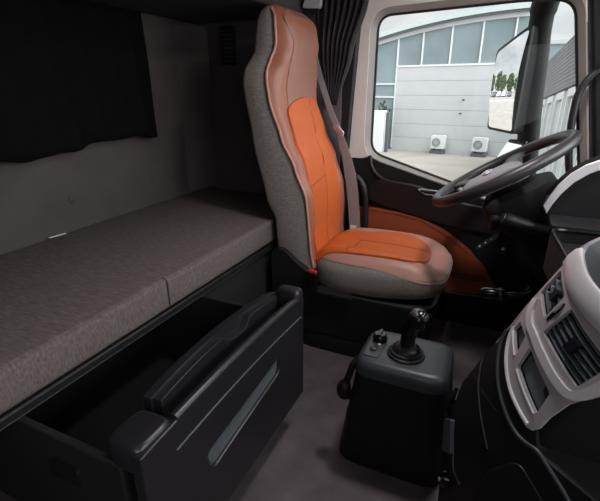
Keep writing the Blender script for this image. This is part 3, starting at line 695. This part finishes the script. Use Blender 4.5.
# air vents
def lerp2(a, b, t): return (a[0] + (b[0] - a[0]) * t, a[1] + (b[1] - a[1]) * t)
for q, ns in (([(.075, .775), (.075, .838), (.008, .874), (.009, .808)], 4), ([(.206, .703), (.218, .775), (.106, .826), (.097, .751)], 6)):
    nr0, nr1, fr1, fr0 = q
    vt = obj('air_vent', panel([nr0, nr1, fr1, fr0], -0.021, -0.019, S, step=0.03), 'deep_black', dash)
    for k in range(ns):
        s = (k + 0.5) / ns
        a, b = lerp2(fr0, fr1, s), lerp2(nr0, nr1, s); d = 0.0017
        sub('vent_slat', panel([(a[0], a[1] - d), (b[0], b[1] - d), (b[0], b[1] + d), (a[0], a[1] + d)], -0.018, -0.006, S, step=0.03), 'slate', vt)
    if ns == 6:
        sub('vent_knob', panel(rounded([(.146, .754), (.164, .746), (.168, .774), (.150, .783)], 0.003), -0.012, 0.002, S), 'black', vt, bevel=0.002)
    else:
        sub('vent_knob', panel(rounded([(.042, .815), (.056, .809), (.056, .832), (.042, .838)], 0.003), -0.012, 0.001, S), 'black', vt, bevel=0.002)
hs = obj('hazard_switch', panel([(.0865 + .0050 * math.cos(2 * PI * k / 24) + .002 * math.sin(2 * PI * k / 24), .800 + .026 * math.sin(2 * PI * k / 24)) for k in range(24)], -0.001, 0.0020, S), 'black_gloss', dash, bevel=0.001)
sub('switch_rocker', panel([(.0870 + .0026 * math.cos(2 * PI * k / 20), .810 + .012 * math.sin(2 * PI * k / 20)) for k in range(20)], 0.001, 0.0060, S), 'silver', hs, bevel=0.001)
# two small trays under the vents
for q in ([(.082, .667), (.068, .714), (.022, .726), (.022, .702)], [(.194, .605), (.185, .659), (.096, .706), (.104, .654)]):
    a0, a1, b1, b0 = q
    cb = obj('cubby_tray', panel(q, -0.021, -0.013, S, step=0.03), 'slate', dash)
    sub('tray_dark_patch', panel([lerp2(b1, b0, 0.05), lerp2(a1, a0, 0.12), lerp2(a1, a0, 0.5), lerp2(b1, b0, 0.28)][::-1], -0.0135, -0.0115, S), 'black_soft', cb)  # thin darker patch laid over part of the tray floor
    l0, l1 = lerp2(b0, b1, -0.10), lerp2(a0, a1, -0.10)
    sub('tray_lip', tube([S(*lerp2(l0, l1, 0.04 + 0.92 * k / 8), 0.0005) for k in range(9)], 0.0026, n=6), 'silver_bright', cb)
# dark rim that runs round the frame and down the passenger side
obj('outer_rim', tube([S(p.x, p.y, 0.001) for p in spline([(.004, .685, 0), (.015, .659, 0), (.040, .635, 0), (.066, .615, 0), (.11, .583, 0), (.159, .555, 0), (.194, .541, 0), (.215, .541, 0), (.232, .545, 0), (.25, .538, 0), (.294, .510, 0), (.36, .46, 0), (.42, .41, 0)], 5)], 0.0045, n=10), 'slate_dark', dash)
# lower lid, seams, ashtray and switches
obj('fascia', panel([(.0, .700), (.0, .53), (.215, .53), (.232, .545), (.212, .575), (.16, .583), (.065, .640), (.012, .702)], -0.010, -0.0005, S, step=0.03), 'black', dash)
obj('panel_crease', tube([S(p.x, p.y, 0.0005) for p in spline([(.0, .590, 0), (.021, .571, 0), (.074, .530, 0), (.128, .493, 0), (.175, .456, 0)], 5)], 0.0022, n=8), 'slate_dark', dash)
obj('lower_seam', tube([S(p.x, p.y, 0.0005) for p in spline([(.089, .346, 0), (.102, .295, 0), (.134, .286, 0)], 5)], 0.0022, n=8), 'slate', dash)
obj('ashtray_lid', panel(rounded([(.022, .375), (.066, .415), (.094, .335), (.040, .290)], 0.008), -0.004, 0.010, S), 'slate', dash, bevel=0.003)
rk = obj('rotary_control', lathe([(0.022, 0), (0.022, 0.012), (0.017, 0.02), (0.002, 0.022)], S(.075, .225, 0.0), (-1, -0.25, 0.1), 20), 'black_gloss', dash)
sub('control_marker', box(-0.001, 0.001, -0.001, 0.001, -0.001, 0.001) if False else lathe([(0.006, 0), (0.006, 0.003), (0.001, 0.004)], S(.075, .225, 0.022), (-1, -0.25, 0.1), 12), 'silver', rk)
obj('side_switch', panel(rounded([(.000, .470), (.020, .455), (.016, .425), (-.002, .44)], 0.004), -0.002, 0.008, S), 'black_gloss', dash, bevel=0.002)
obj('side_switch', panel(rounded([(.000, .425), (.018, .412), (.014, .385), (-.002, .395)], 0.004), -0.002, 0.008, S), 'black_gloss', dash, bevel=0.002)
obj('switch_trim', tube([S(.000, .488, 0.001), S(.012, .468, 0.001), S(.024, .445, 0.001)], 0.002, n=6), 'slate', dash)
# recessed locker on the passenger side of the lower panel
gl = rounded([(.150, .14), (.205, .43), (.227, .497), (.285, .465), (.40, .32), (.40, .14)], 0.02)
obj('glove_locker', panel(gl, -0.02, 0.003, S, step=0.05), 'deep_black', dash, bevel=0.003)
obj('locker_rim', tube([S(u, v, 0.003) for u, v in gl], 0.0022, n=8, closed=True), 'black_soft', dash)
# passenger-side top of the dashboard and far body
obj('passenger_top', loft([[(0.62, y, 0.02), (0.62, y, 0.98), (0.70, y, 1.05), (0.90, y, 1.10), (0.93, y, 1.10), (0.93, y, 0.02)] for y in (-0.19, 0.80)]), 'deep_black', dash, bevel=0.02)
# driver side: instrument hood, knee panel, side tray
HP = [(.170, .905), (.182, .940), (.205, .985), (.235, 1.026), (.275, 1.060), (.33, 1.088), (.42, 1.11), (.60, 1.12), (.92, 1.13)]
hoodpts = HP + [(.92, .66), (.30, .66), (.20, .80)]
obj('instrument_hood', panel(hoodpts, 0.0, 0.56, lambda u, v, h: (u, 2.32 - h, v - (0.30 * (0.56 - h) if v > 0.75 else 0))), 'black_soft', dash, bevel=0.010, seg=3, angle=35)
hi = [(x + 0.016, z - 0.030) for x, z in HP[:-1]]
bm = panel(HP[:-1] + hi[::-1], 0.545, 0.572, lambda u, v, h: (u, 2.32 - h, v))
obj('hood_trim', bm, 'silver_bright', dash, bevel=0.003)
obj('hood_lip', tube([(x - 0.002, 1.762, z + 0.005) for x, z in HP[1:-1]], 0.008, n=8), 'black', dash)
obj('knee_panel', loft([[(0.46, y, 0.02), (0.36, y, 0.45), (0.235, y, 0.70), (0.26, y, 0.735), (0.92, y, 0.735), (0.92, y, 0.02)] for y in (1.06, 2.36)]), 'deep_black', dash, bevel=0.015)
obj('side_ledge', panel(rounded([(.190, 1.60), (.196, 1.752), (.55, 1.752), (.55, 1.60)], 0.02), 0, 0.014, fZ(0.862)), 'black_soft', dash, bevel=0.005)
tr = rounded([(.215, 1.24), (.190, 1.585), (.50, 1.590), (.50, 1.24)], 0.05)
obj('side_tray', panel(tr, 0, 0.08, fZ(0.745)), 'black_soft', dash)
obj('tray_wall', panel(tr, 0, 0.125, fZ(0.742), holes=[shrink(tr, 0.006)]), 'deep_black', dash)
obj('tray_rim', tube([(u, v, 0.868) for u, v in tr], 0.007, n=8, closed=True), 'black_gloss', dash)
vt = obj('air_vent', loft([[(0.255, y, 0.70), (0.29, y, 0.775), (0.33, y, 0.785), (0.40, y, 0.785), (0.40, y, 0.70)] for y in (1.12, 1.27)]), 'black', dash, bevel=0.006)
for k in range(5):
    y = 1.135 + k * 0.03
    sub('vent_slat', tube([(0.252, y, 0.705), (0.287, y, 0.782), (0.32, y, 0.792)], 0.004, n=8), 'silver' if k in (1, 3) else 'slate_dark', vt)

# ------------------------------------------------------------------ gear console
t = thing('gear_console', 'black plastic gear lever console standing on the cab floor', 'gear console', (-0.2, 1.38, 0.0))
def kring(f, z, d=0.0):
    x0 = -0.408 + f * 0.066 + d; x1 = -0.012 - f * 0.033 - d; y0 = 1.192 - f * 0.004 + d; y1 = 1.63 - f * 0.205 - d
    return srect((x0 + x1) / 2, (y0 + y1) / 2, (x1 - x0) / 2, (y1 - y0) / 2, z, 6, 56)
obj('body', loft([kring(0, 0.0), kring(0.05, 0.03), kring(0.5, 0.22), kring(0.92, 0.40)]), 'black', t, angle=50)
tp = obj('top_cover', loft([kring(0.92, 0.395, -0.004), kring(0.95, 0.402, -0.005), kring(1.0, 0.435, -0.003), kring(1.0, 0.448, 0.006), kring(1.0, 0.4525, 0.022), kring(1.0, 0.4525, 0.06)]), 'slate_dark', t, angle=50)
obj('body_seam', tube(kring(0.42, 0.185, -0.0005), 0.002, n=6, closed=True), 'deep_black', t)
gl_ = obj('gear_lever', tube(spline([(-0.192, 1.29, 0.45), (-0.191, 1.29, 0.49), (-0.188, 1.29, 0.53), (-0.182, 1.29, 0.562), (-0.170, 1.289, 0.586), (-0.152, 1.287, 0.598), (-0.136, 1.285, 0.597)], 5), [0.023 + 0.0002 * k for k in range(10)] + [0.025 + 0.0005 * k for k in range(10)] + [0.034, 0.035, 0.036, 0.036, 0.036, 0.035, 0.033, 0.030, 0.025, 0.016, 0.007], n=18), 'black_gloss', t)
sub('lever_cap', lathe([(0.0295, 0), (0.028, 0.008), (0.022, 0.014), (0.012, 0.018), (0.002, 0.019)], (-0.160, 1.287, 0.610), (0.25, -0.1, 1), 20), 'knob_metal', gl_)
bt = obj('lever_gaiter', lathe([(0.064, 0), (0.062, 0.008), (0.055, 0.010), (0.054, 0.018), (0.047, 0.020), (0.045, 0.028), (0.036, 0.036), (0.026, 0.040)], (-0.192, 1.29, 0.452), (0, 0, 1), 32), 'black_soft', t)
obj('selector_plate', panel(rounded([(-0.325, 1.225), (-0.272, 1.225), (-0.272, 1.385), (-0.325, 1.385)], 0.015), 0, 0.003, fZ(0.4525)), 'slate_dark', t, bevel=0.001)
kn = obj('rotary_knob', lathe([(0.026, 0), (0.026, 0.012), (0.023, 0.016), (0.022, 0.026), (0.019, 0.029), (0.002, 0.029)], (-0.294, 1.335, 0.455), (0, 0, 1), 24), 'black_gloss', t)
sub('knob_grip', box(-0.300, -0.288, 1.313, 1.357, 0.480, 0.490), 'black_gloss', kn, bevel=0.002)
obj('button', lathe([(0.012, 0), (0.012, 0.006), (0.002, 0.007)], (-0.300, 1.270, 0.455), (0, 0, 1), 16), 'black_gloss', t)
obj('button', lathe([(0.006, 0), (0.006, 0.006), (0.002, 0.007)], (-0.287, 1.300, 0.455), (0, 0, 1), 12), 'silver', t)
hk = obj('side_bracket', tube(spline([(-0.345, 1.25, 0.420), (-0.360, 1.235, 0.395), (-0.374, 1.225, 0.340), (-0.386, 1.225, 0.300), (-0.385, 1.23, 0.272), (-0.365, 1.24, 0.262)], 5), [0.012] * 12 + [0.018, 0.022, 0.024, 0.025, 0.026, 0.026, 0.026, 0.026, 0.026, 0.024, 0.022, 0.020, 0.018, 0.016], n=12), 'black', t)

# ------------------------------------------------------------------ outside mirror
mir = thing('side_mirror', "tall black truck side mirror outside the driver's window", 'mirror', (0.06, 2.72, 1.0))
ML, MR = Vector((-0.080, 2.795, 0)), Vector((0.045, 2.64, 0))
wdir = (MR - ML).normalized(); nrm = Vector((-wdir.y * -1, -wdir.x * 1, 0)); nrm = Vector((wdir.y, -wdir.x, 0)).normalized()
if nrm.x > 0: nrm = -nrm
tl = math.radians(0.5); nz = (nrm * math.cos(tl) + Vector((0, 0, math.sin(tl)))); vz = Vector((0, 0, 1)) - nz * nz.z; vz.normalize()
wl = (MR - ML).length
def mm(u, v, h):
    h = h - ((u - wl / 2) ** 2 + (v - 1.33) ** 2) / (2 * 1.3) + 0.022
    return ML + wdir * u + Vector((0, 0, 1.30)) + vz * (v - 1.30) + nz * h
gq = rounded([(0.004, 1.100), (wl - 0.004, 1.090), (wl - 0.002, 1.575), (wl - 0.02, 1.575), (-0.002, 1.487)], 0.018)
obj('mirror_glass', panel(gq, 0.001, 0.004, mm, step=0.012), 'mirror', mir, angle=30)
ho = rounded([(-0.010, 1.086), (wl + 0.010, 1.074), (wl + 0.010, 1.600), (wl - 0.02, 1.596), (-0.014, 1.500)], 0.022)
obj('glass_bezel', panel(ho, -0.02, 0.0035, mm, holes=[gq]), 'rubber', mir, bevel=0.003)
rings = []
for h, s in ((-0.012, 1.0), (-0.06, 1.02), (-0.11, 0.95), (-0.15, 0.60)):
    cx, cz = wl / 2, 1.33
    rings.append([mm(cx + (u - cx) * s, cz + (v - cz) * (0.5 + 0.5 * s), h) for u, v in ho])
obj('housing', loft(rings), 'deep_black', mir, angle=45)
arm = spline([(0.180, 2.62, 1.95), (0.105, 2.69, 1.74), (0.092, 2.71, 1.60), (0.102, 2.72, 1.45), (0.116, 2.72, 1.20), (0.135, 2.72, 1.0), (0.150, 2.72, 0.82)], 6)
obj('mounting_arm', tube(arm, [0.062] * 10 + [0.055] * 27, n=14), 'deep_black', mir)
m2 = lambda u, v, h: Vector((-0.012, 2.735, 0.93)) + Vector((0.62, -0.78, 0)) * u + Vector((0.36, 0.30, 0.88)) * v + Vector((-0.70, -0.50, 0.50)) * h
q2 = rounded([(0, 0), (0.125, 0.006), (0.135, 0.125), (0.015, 0.115)], 0.012)
obj('lower_mirror_glass', panel(q2, 0.001, 0.004, m2), 'mirror', mir, smooth=False)
obj('lower_housing', panel([(u * 1.12 - 0.008, v * 1.12 - 0.007) for u, v in q2], -0.05, 0.0, m2), 'black_gloss', mir, bevel=0.012, seg=3)

# ------------------------------------------------------------------ outside
g = structure(obj('ground', box(-120, 60, 2.9, 90, -1.5, -1.3), 'concrete', smooth=False), 'pale concrete yard outside', 'ground')
UX = Vector((0.98929, -0.14595, 0)); UN = Vector((-0.14595, -0.98929, 0)); A0 = Vector((-4.645, 20.364, 0))
def bw(u, v, h): return A0 + UX * u + Vector((0, 0, v)) + UN * h
hall = thing('hall_building', 'large pale grey metal hall with a band of windows under a curved roof', 'building', (-2, 21, -1.3))
obj('wall_cladding', panel([(0, -1.3), (5.6, -1.3), (5.6, 2.24), (0, 2.24)], -0.4, 0.0, bw), 'clad', hall, smooth=False)
for v in (1.65, 1.07, 0.48, -0.13, -0.72):
    obj('cladding_joint', panel([(0, v - 0.006), (5.6, v - 0.006), (5.6, v + 0.006), (0, v + 0.006)], -0.01, 0.004, bw), 'clad_rib', hall, smooth=False)
eave = lambda u: 3.20 + 0.80 * (1 - ((5.0 - u) / 6.4) ** 2) - 0.04
et = [-3.0 + 8.0 * k / 28 for k in range(29)]
obj('window_band', panel([(-3.0, -1.3), (-0.02, -1.3), (-0.02, 2.22), (5.4, 2.22)] + [(u, eave(u) - 0.13) for u in et[::-1]], -0.3, -0.06, bw, step=1.0), 'facade_glass', hall, smooth=False)
for u in (-2.1, -1.05, -0.01, 1.07, 2.24, 3.41, 4.58):
    obj('mullion', panel([(u - 0.025, 2.2 if u > 0 else -1.2), (u + 0.025, 2.2 if u > 0 else -1.2), (u + 0.025, eave(u) - 0.12), (u - 0.025, eave(u) - 0.12)], -0.08, 0.01, bw), 'white_paint', hall, smooth=False)
obj('sill_rail', panel([(0, 2.21), (5.5, 2.21), (5.5, 2.28), (0, 2.28)], -0.05, 0.03, bw), 'white_paint', hall, smooth=False)
for v in (1.53, 0.98):
    obj('transom', panel([(-3.0, v - 0.03), (-0.02, v - 0.03), (-0.02, v + 0.03), (-3.0, v + 0.03)], -0.07, 0.01, bw), 'white_paint', hall, smooth=False)
obj('eave_board', panel([(u, eave(u) - 0.14) for u in et] + [(u, eave(u) + 0.02) for u in et[::-1]], -0.3, 0.08, bw), 'clad', hall)
obj('gutter', panel([(u, eave(u) + 0.01) for u in et] + [(u, eave(u) + 0.10) for u in et[::-1]], -0.3, 0.22, bw), 'gutter', hall)
obj('roof', panel([(u, eave(u) + 0.10) for u in et] + [(u, eave(u) + 0.28) for u in et[::-1]], -6.0, 0.26, bw), 'roof_metal', hall)
obj('wall_pipe', tube([bw(2.98, 0.9, 0.0), bw(2.98, 0.9, 0.1), bw(3.06, 0.9, 0.1)], 0.03, n=8), 'gutter', hall)
obj('wall_pipe', tube([bw(2.92, 0.36, 0.0), bw(2.92, 0.36, 0.1), bw(3.00, 0.36, 0.1)], 0.03, n=8), 'gutter', hall)

wing = thing('glass_wing', 'glazed building wing with a flat roof beyond the side mirror', 'building', (3.5, 24, -1.3))
bw2 = lambda u, v, h: A0 + UX * u + Vector((0, 0, v)) + UN * (h - 2.0)
obj('glass_wall', panel([(5.4, -1.3), (9.5, -1.3), (9.5, 3.0), (5.4, 3.0)], -0.4, 0.0, bw2), 'facade_glass', wing, smooth=False)
obj('roof_edge', panel([(5.4, 3.0), (9.5, 3.0), (9.5, 3.14), (5.4, 3.14)], -0.5, 0.08, bw2), 'clad', wing, smooth=False)
for v in (2.15, 1.0): obj('transom', panel([(5.4, v - 0.04), (9.5, v - 0.04), (9.5, v + 0.04), (5.4, v + 0.04)], -0.02, 0.03, bw2), 'white_paint', wing, smooth=False)
for u in (6.3, 7.5, 8.7): obj('mullion', panel([(u - 0.03, -1.3), (u + 0.03, -1.3), (u + 0.03, 3.0), (u - 0.03, 3.0)], -0.02, 0.03, bw2), 'white_paint', wing, smooth=False)

# long grey block on the right, stepping down the slope away from the truck
D3 = Vector((-0.03117, 1.0, 0)).normalized(); SL = -0.0647; P3 = Vector((0.994, 10.27, 0)); N3 = Vector((-1.0, -0.03117, 0)).normalized()
def b3(u, v, h): return P3 + D3 * u + Vector((0, 0, v + SL * u)) + N3 * h
blk = thing('grey_block', 'long grey ribbed building with white framed windows on the right', 'building', (1.5, 10, -1.3))
wins = [(-4.5 + 1.62 * k, -4.5 + 1.62 * k + 1.18) for k in range(8)]
obj('upper_cladding', panel([(-5.2, 1.34), (8.3, 1.34), (8.3, 2.318), (-5.2, 2.318)], -2.5, 0.0, b3), 'clad_dark', blk, smooth=False)
for k in range(12):
    v = 1.40 + 0.08 * k
    obj('cladding_rib', panel([(-5.2, v - 0.008), (8.3, v - 0.008), (8.3, v + 0.008), (-5.2, v + 0.008)], 0, 0.012, b3), 'clad_rib', blk, smooth=False)
obj('lower_wall', panel([(-5.2, -3.5), (8.3, -3.5), (8.3, 1.34), (-5.2, 1.34)], -2.5, -0.12, b3), 'clad', blk, smooth=False)
for a, b in wins:
    f = obj('window', panel([(a, -2.6), (b, -2.6), (b, 1.30), (a, 1.30)], -0.12, -0.02, b3, holes=[[(a + 0.10, -2.5), (b - 0.10, -2.5), (b - 0.10, 1.16), (a + 0.10, 1.16)]]), 'white_paint', blk, smooth=False)
    sub('pane', panel([(a + 0.09, -2.5), (b - 0.09, -2.5), (b - 0.09, 1.17), (a + 0.09, 1.17)], -0.11, -0.09, b3), 'facade_glass', f, smooth=False)
    bm = bmesh.new()
    for k in range(5):
        u0 = a + 0.14 + k * (b - a - 0.28) / 5
        panel([(u0, -2.4), (u0 + 0.11, -2.4), (u0 + 0.11, 1.12), (u0, 1.12)], -0.085, -0.075, b3, bm=bm)
    sub('blind', bm, 'blind', f, smooth=False)

# two air-conditioning units on the ground by the hall wall
def aircon(u0, lab):
    t = thing('air_conditioner', lab, 'air conditioner', bw(u0, -1.3, 0.45), 'outdoor units by the hall wall')
    w, hgt = 0.56, 0.54
    obj('casing', panel(rounded([(u0 - w / 2, -1.08), (u0 + w / 2, -1.08), (u0 + w / 2, -1.08 + hgt), (u0 - w / 2, -1.08 + hgt)], 0.03), 0.15, 0.48, bw), 'white_paint', t, bevel=0.015)
    c = u0 - 0.05
    gr = obj('fan_grille', panel([(c + 0.185 * math.cos(2 * PI * k / 28), -0.82 + 0.185 * math.sin(2 * PI * k / 28)) for k in range(28)], 0.47, 0.495, bw), 'gutter', t)
    bm = bmesh.new()
    for r in (0.07, 0.125, 0.180):
        tube([bw(c + r * math.cos(2 * PI * k / 28), -0.82 + r * math.sin(2 * PI * k / 28), 0.50) for k in range(28)], 0.010, n=6, closed=True, bm=bm)
    for k in range(8):
        a = PI * k / 8
        tube([bw(c + 0.18 * math.cos(a), -0.82 + 0.18 * math.sin(a), 0.50), bw(c - 0.18 * math.cos(a), -0.82 - 0.18 * math.sin(a), 0.50)], 0.006, n=6, bm=bm)
    sub('guard', bm, 'clad', gr)
    for s in (-1, 1):
        obj('foot', panel([(u0 + s * 0.20 - 0.04, -1.3), (u0 + s * 0.20 + 0.04, -1.3), (u0 + s * 0.20 + 0.04, -1.08), (u0 + s * 0.20 - 0.04, -1.08)], 0.15, 0.46, bw), 'gutter', t)
    obj('plinth', panel([(u0 - 0.29, -1.3), (u0 + 0.29, -1.3), (u0 + 0.29, -1.16), (u0 - 0.29, -1.16)], 0.12, 0.50, bw), 'gutter', t)
aircon(2.24, 'white outdoor air conditioning unit at the hall wall, farther left of the two')
aircon(3.94, 'white outdoor air conditioning unit at the hall wall, nearer the side mirror')

# gate post and fence at the left end of the hall, bush behind
t = thing('gate_pillar', 'white gate pillar with a dark gate edge at the left corner of the hall', 'gate', bw(-0.6, -1.3, 1.1))
obj('pillar', panel([(-1.4, -1.3), (0.08, -1.3), (0.08, 0.45), (-1.4, 0.45)], 0.95, 1.35, bw), 'white_paint', t, bevel=0.02)
obj('gate_leaf', panel([(0.13, -1.3), (0.27, -1.3), (0.27, 0.38), (0.13, 0.38)], 1.10, 1.18, bw), 'gutter', t, bevel=0.01)
obj('gate_stile', panel([(0.085, -1.3), (0.13, -1.3), (0.13, 0.42), (0.085, 0.42)], 1.08, 1.25, bw), 'clad', t, bevel=0.01)

def tree(name, base, h, r, seed, label, group=None, leaves=420):
    rnd = random.Random(seed)
    t = thing(name, label, 'tree' if name == 'tree' else 'bush', base, group)
    bx, by, bz = base
    bm = tube([(bx, by, bz - 0.1), (bx + 0.05 * r, by, bz + h * 0.35), (bx, by + 0.05 * r, bz + h * 0.7)], [0.09 * r, 0.06 * r, 0.03 * r], n=8)
    for k in range(5):
        a = rnd.random() * 2 * PI
        tube([(bx, by, bz + h * 0.35), (bx + 0.5 * r * math.cos(a), by + 0.5 * r * math.sin(a), bz + h * (0.55 + 0.2 * rnd.random()))], [0.045 * r, 0.015 * r], n=6, bm=bm)
    obj('trunk', bm, 'bark', t)
    bm = bmesh.new()
    for k in range(leaves):
        while True:
            p = Vector((rnd.uniform(-1, 1), rnd.uniform(-1, 1), rnd.uniform(-1, 1)))
            if 0.25 < p.length < 1: break
        full = name == 'tree'
        wob = 0.85 + 0.3 * math.sin(5 * p.x + seed) * math.sin(4 * p.z + 2 * seed)
        c = Vector((bx + p.x * r * wob, by + p.y * r * wob, bz + (h * 0.52 + p.z * h * 0.47 if full else h * 0.60 + p.z * h * 0.40)))
        s = r * (rnd.uniform(0.16, 0.30) if full else rnd.uniform(0.10, 0.20))
        m_ = Matrix.Translation(c) @ Matrix.Rotation(rnd.random() * 6, 4, Vector((rnd.uniform(-1, 1), rnd.uniform(-1, 1), rnd.uniform(-1, 1))).normalized()) @ Matrix.Diagonal((s, s * 0.8, s * 0.35, 1))
        bmesh.ops.create_icosphere(bm, subdivisions=1, radius=1.0, matrix=m_)
    obj('foliage', bm, 'leaf', t)
tree('bush', tuple(bw(-0.28, -1.3, 0.58)), 2.20, 0.33, 3, 'green bush behind the white gate pillar left of the hall', leaves=260)
# what the mirror sees behind the truck: trees and parked cars
tp = [(-57, 5.0, 7.0, 2.9), (-60, 10.6, 8.6, 3.0), (-56, 15.8, 7.4, 2.9), (-60, 21.0, 9.2, 3.0), (-56, 26.4, 7.8, 2.9), (-60, 31.8, 9.0, 3.0)]
tl_ = ['first from the truck side', 'second from the truck side', 'third from the truck side', 'fourth from the truck side', 'fifth from the truck side', 'farthest from the truck side']
for i, (x, y, h, r) in enumerate(tp):
    tree('tree', (x, y, -1.3), h, r, 11 + i, 'green tree in the row reflected in the side mirror, ' + tl_[i], 'trees behind the truck', leaves=240)
def car(x, y, rz, m, lab):
    t = thing('parked_car', lab, 'car', (x, y, -1.3), 'parked cars behind the truck')
    R_ = Matrix.Translation((x, y, -1.3)) @ Matrix.Rotation(rz, 4, 'Z')
    def mp(u, v, h): return R_ @ Vector((u, h, v))
    side = [(-2.1, 0.28), (2.1, 0.28), (2.15, 0.62), (1.9, 0.78), (1.05, 0.88), (0.45, 1.36), (-1.2, 1.40), (-1.95, 0.95), (-2.15, 0.85)]
    obj('body', panel(rounded(side, 0.10), -0.85, 0.85, mp), m, t, bevel=0.06)
    wn = [(0.92, 0.90), (0.40, 1.28), (-1.1, 1.31), (-1.7, 0.95)]
    obj('side_window', panel(wn, 0.84, 0.865, mp), 'car_glass', t); obj('side_window', panel(wn, -0.865, -0.84, mp), 'car_glass', t)
    for u in (-1.35, 1.35):
        for s in (-1, 1):
            obj('wheel', lathe([(0.20, 0), (0.32, 0.02), (0.33, 0.10), (0.32, 0.2), (0.2, 0.22)], R_ @ Vector((u, s * 0.66 , 0.33)), R_.to_3x3() @ Vector((0, s, 0)), 20), 'tyre', t)
car(-38, 7.4, 0.0, 'car_dark', 'dark parked car reflected in the side mirror, closest to the truck side')
car(-38, 10.3, 0.05, 'car_white', 'white parked car reflected in the side mirror, second from the truck side')
car(-38.4, 13.2, 0.0, 'car_white', 'white parked car reflected in the side mirror, in the middle of the row')
car(-38, 16.1, -0.04, 'car_dark', 'dark parked car reflected in the side mirror, second from the far end')
car(-38.2, 19.0, 0.0, 'car_white', 'white parked car reflected in the side mirror, at the far end of the row')
kb = obj('kerb', box(-26.2, -25.9, 3.2, 30.0, -1.30, -1.16), 'white_paint', bevel=0.03); tag(kb, 'long white kerb across the yard, seen in the side mirror', 'kerb')

# ------------------------------------------------------------------ light
w = bpy.data.worlds.new('sky'); bpy.context.scene.world = w; w.use_nodes = True
nt = w.node_tree; N = nt.nodes; L = nt.links
bg = N['Background']
tc = N.new('ShaderNodeTexCoord'); sx = N.new('ShaderNodeSeparateXYZ'); L.new(tc.outputs['Generated'], sx.inputs[0])
nz_ = N.new('ShaderNodeTexNoise'); nz_.inputs['Scale'].default_value = 5.0; nz_.inputs['Detail'].default_value = 6
mp = N.new('ShaderNodeMapping'); mp.inputs['Scale'].default_value = (1, 1, 2.5); L.new(tc.outputs['Generated'], mp.inputs[0]); L.new(mp.outputs[0], nz_.inputs['Vector'])
cr = N.new('ShaderNodeValToRGB'); cr.color_ramp.elements[0].position = 0.35; cr.color_ramp.elements[0].color = (0.74, 0.78, 0.83, 1)
cr.color_ramp.elements[1].position = 0.62; cr.color_ramp.elements[1].color = (1.05, 1.05, 1.05, 1); L.new(nz_.outputs['Fac'], cr.inputs[0])
# overcast sky: brighter overhead, with a bright veiled-sun region in front of the truck
up = N.new('ShaderNodeMapRange'); up.inputs['From Min'].default_value = 0.25; up.inputs['From Max'].default_value = 1.0
up.inputs['To Min'].default_value = 0.0; up.inputs['To Max'].default_value = SKY_UP if 'SKY_UP' in globals() else 1.6; L.new(sx.outputs['Z'], up.inputs['Value'])
dt = N.new('ShaderNodeVectorMath'); dt.operation = 'DOT_PRODUCT'; dt.inputs[1].default_value = Vector((0.86, -0.10, 0.42)).normalized()
nm = N.new('ShaderNodeVectorMath'); nm.operation = 'NORMALIZE'; L.new(tc.outputs['Generated'], nm.inputs[0]); L.new(nm.outputs[0], dt.inputs[0])
sg = N.new('ShaderNodeMapRange'); sg.inputs['From Min'].default_value = 0.45; sg.inputs['From Max'].default_value = 1.0
sg.interpolation_type = 'SMOOTHSTEP'
sg.inputs['To Min'].default_value = 0.0; sg.inputs['To Max'].default_value = 8.0; L.new(dt.outputs['Value'], sg.inputs['Value'])
a1 = N.new('ShaderNodeMath'); a1.operation = 'ADD'; L.new(up.outputs[0], a1.inputs[0]); L.new(sg.outputs[0], a1.inputs[1])
a2 = N.new('ShaderNodeMath'); a2.operation = 'ADD'; a2.inputs[1].default_value = 1.0; L.new(a1.outputs[0], a2.inputs[0])
L.new(cr.outputs[0], bg.inputs['Color']); L.new(a2.outputs[0], bg.inputs['Strength'])

def lamp(kind, name, loc, energy, col=(1, 1, 1), **k):
    d = bpy.data.lights.new(name, kind); d.energy = energy; d.color = col
    for a, b in k.items(): setattr(d, a, b)
    o = bpy.data.objects.new(name, d); C.objects.link(o); o.location = loc; return o
# fill lamp with its body, added on the unseen ceiling to brighten the cab
t = thing('added_fill_lamp', 'round fill lamp added on the ceiling above the aisle, out of view', 'lamp', (-0.06, 1.45, 1.98))
obj('fill_lamp_body', lathe([(0.09, 0), (0.09, -0.015), (0.075, -0.02), (0.01, -0.02)], (-0.06, 1.45, 1.98), (0, 0, 1), 28), 'white_paint', t)
dl = lamp('AREA', 'added_fill_light', (-0.06, 1.45, 1.945), 11.0, (1.0, 0.96, 0.965), shape='DISK', size=0.16)

# ------------------------------------------------------------------ camera
F = 430.0; P_ = math.atan(161 / F); YW = math.atan(210 * math.cos(P_) / F)
cam = bpy.data.cameras.new('camera'); cam.sensor_width = 36.0; cam.lens = 36.0 * F / 600.0; cam.clip_start = 0.02; cam.clip_end = 500
co_ = bpy.data.objects.new('camera', cam); C.objects.link(co_)
co_.location = (0, 0, 1.3); co_.rotation_euler = (PI / 2 - P_, 0, YW)
sc = bpy.context.scene; sc.camera = co_
sc.view_settings.view_transform = 'Standard'; sc.view_settings.look = 'None'; sc.view_settings.gamma = 1.0
sc.view_settings.exposure = 0.0; sc.view_settings.use_curve_mapping = False
sc.cycles.max_bounces = 10; sc.cycles.diffuse_bounces = 6; sc.cycles.transparent_max_bounces = 16
sc.cycles.use_denoising = True
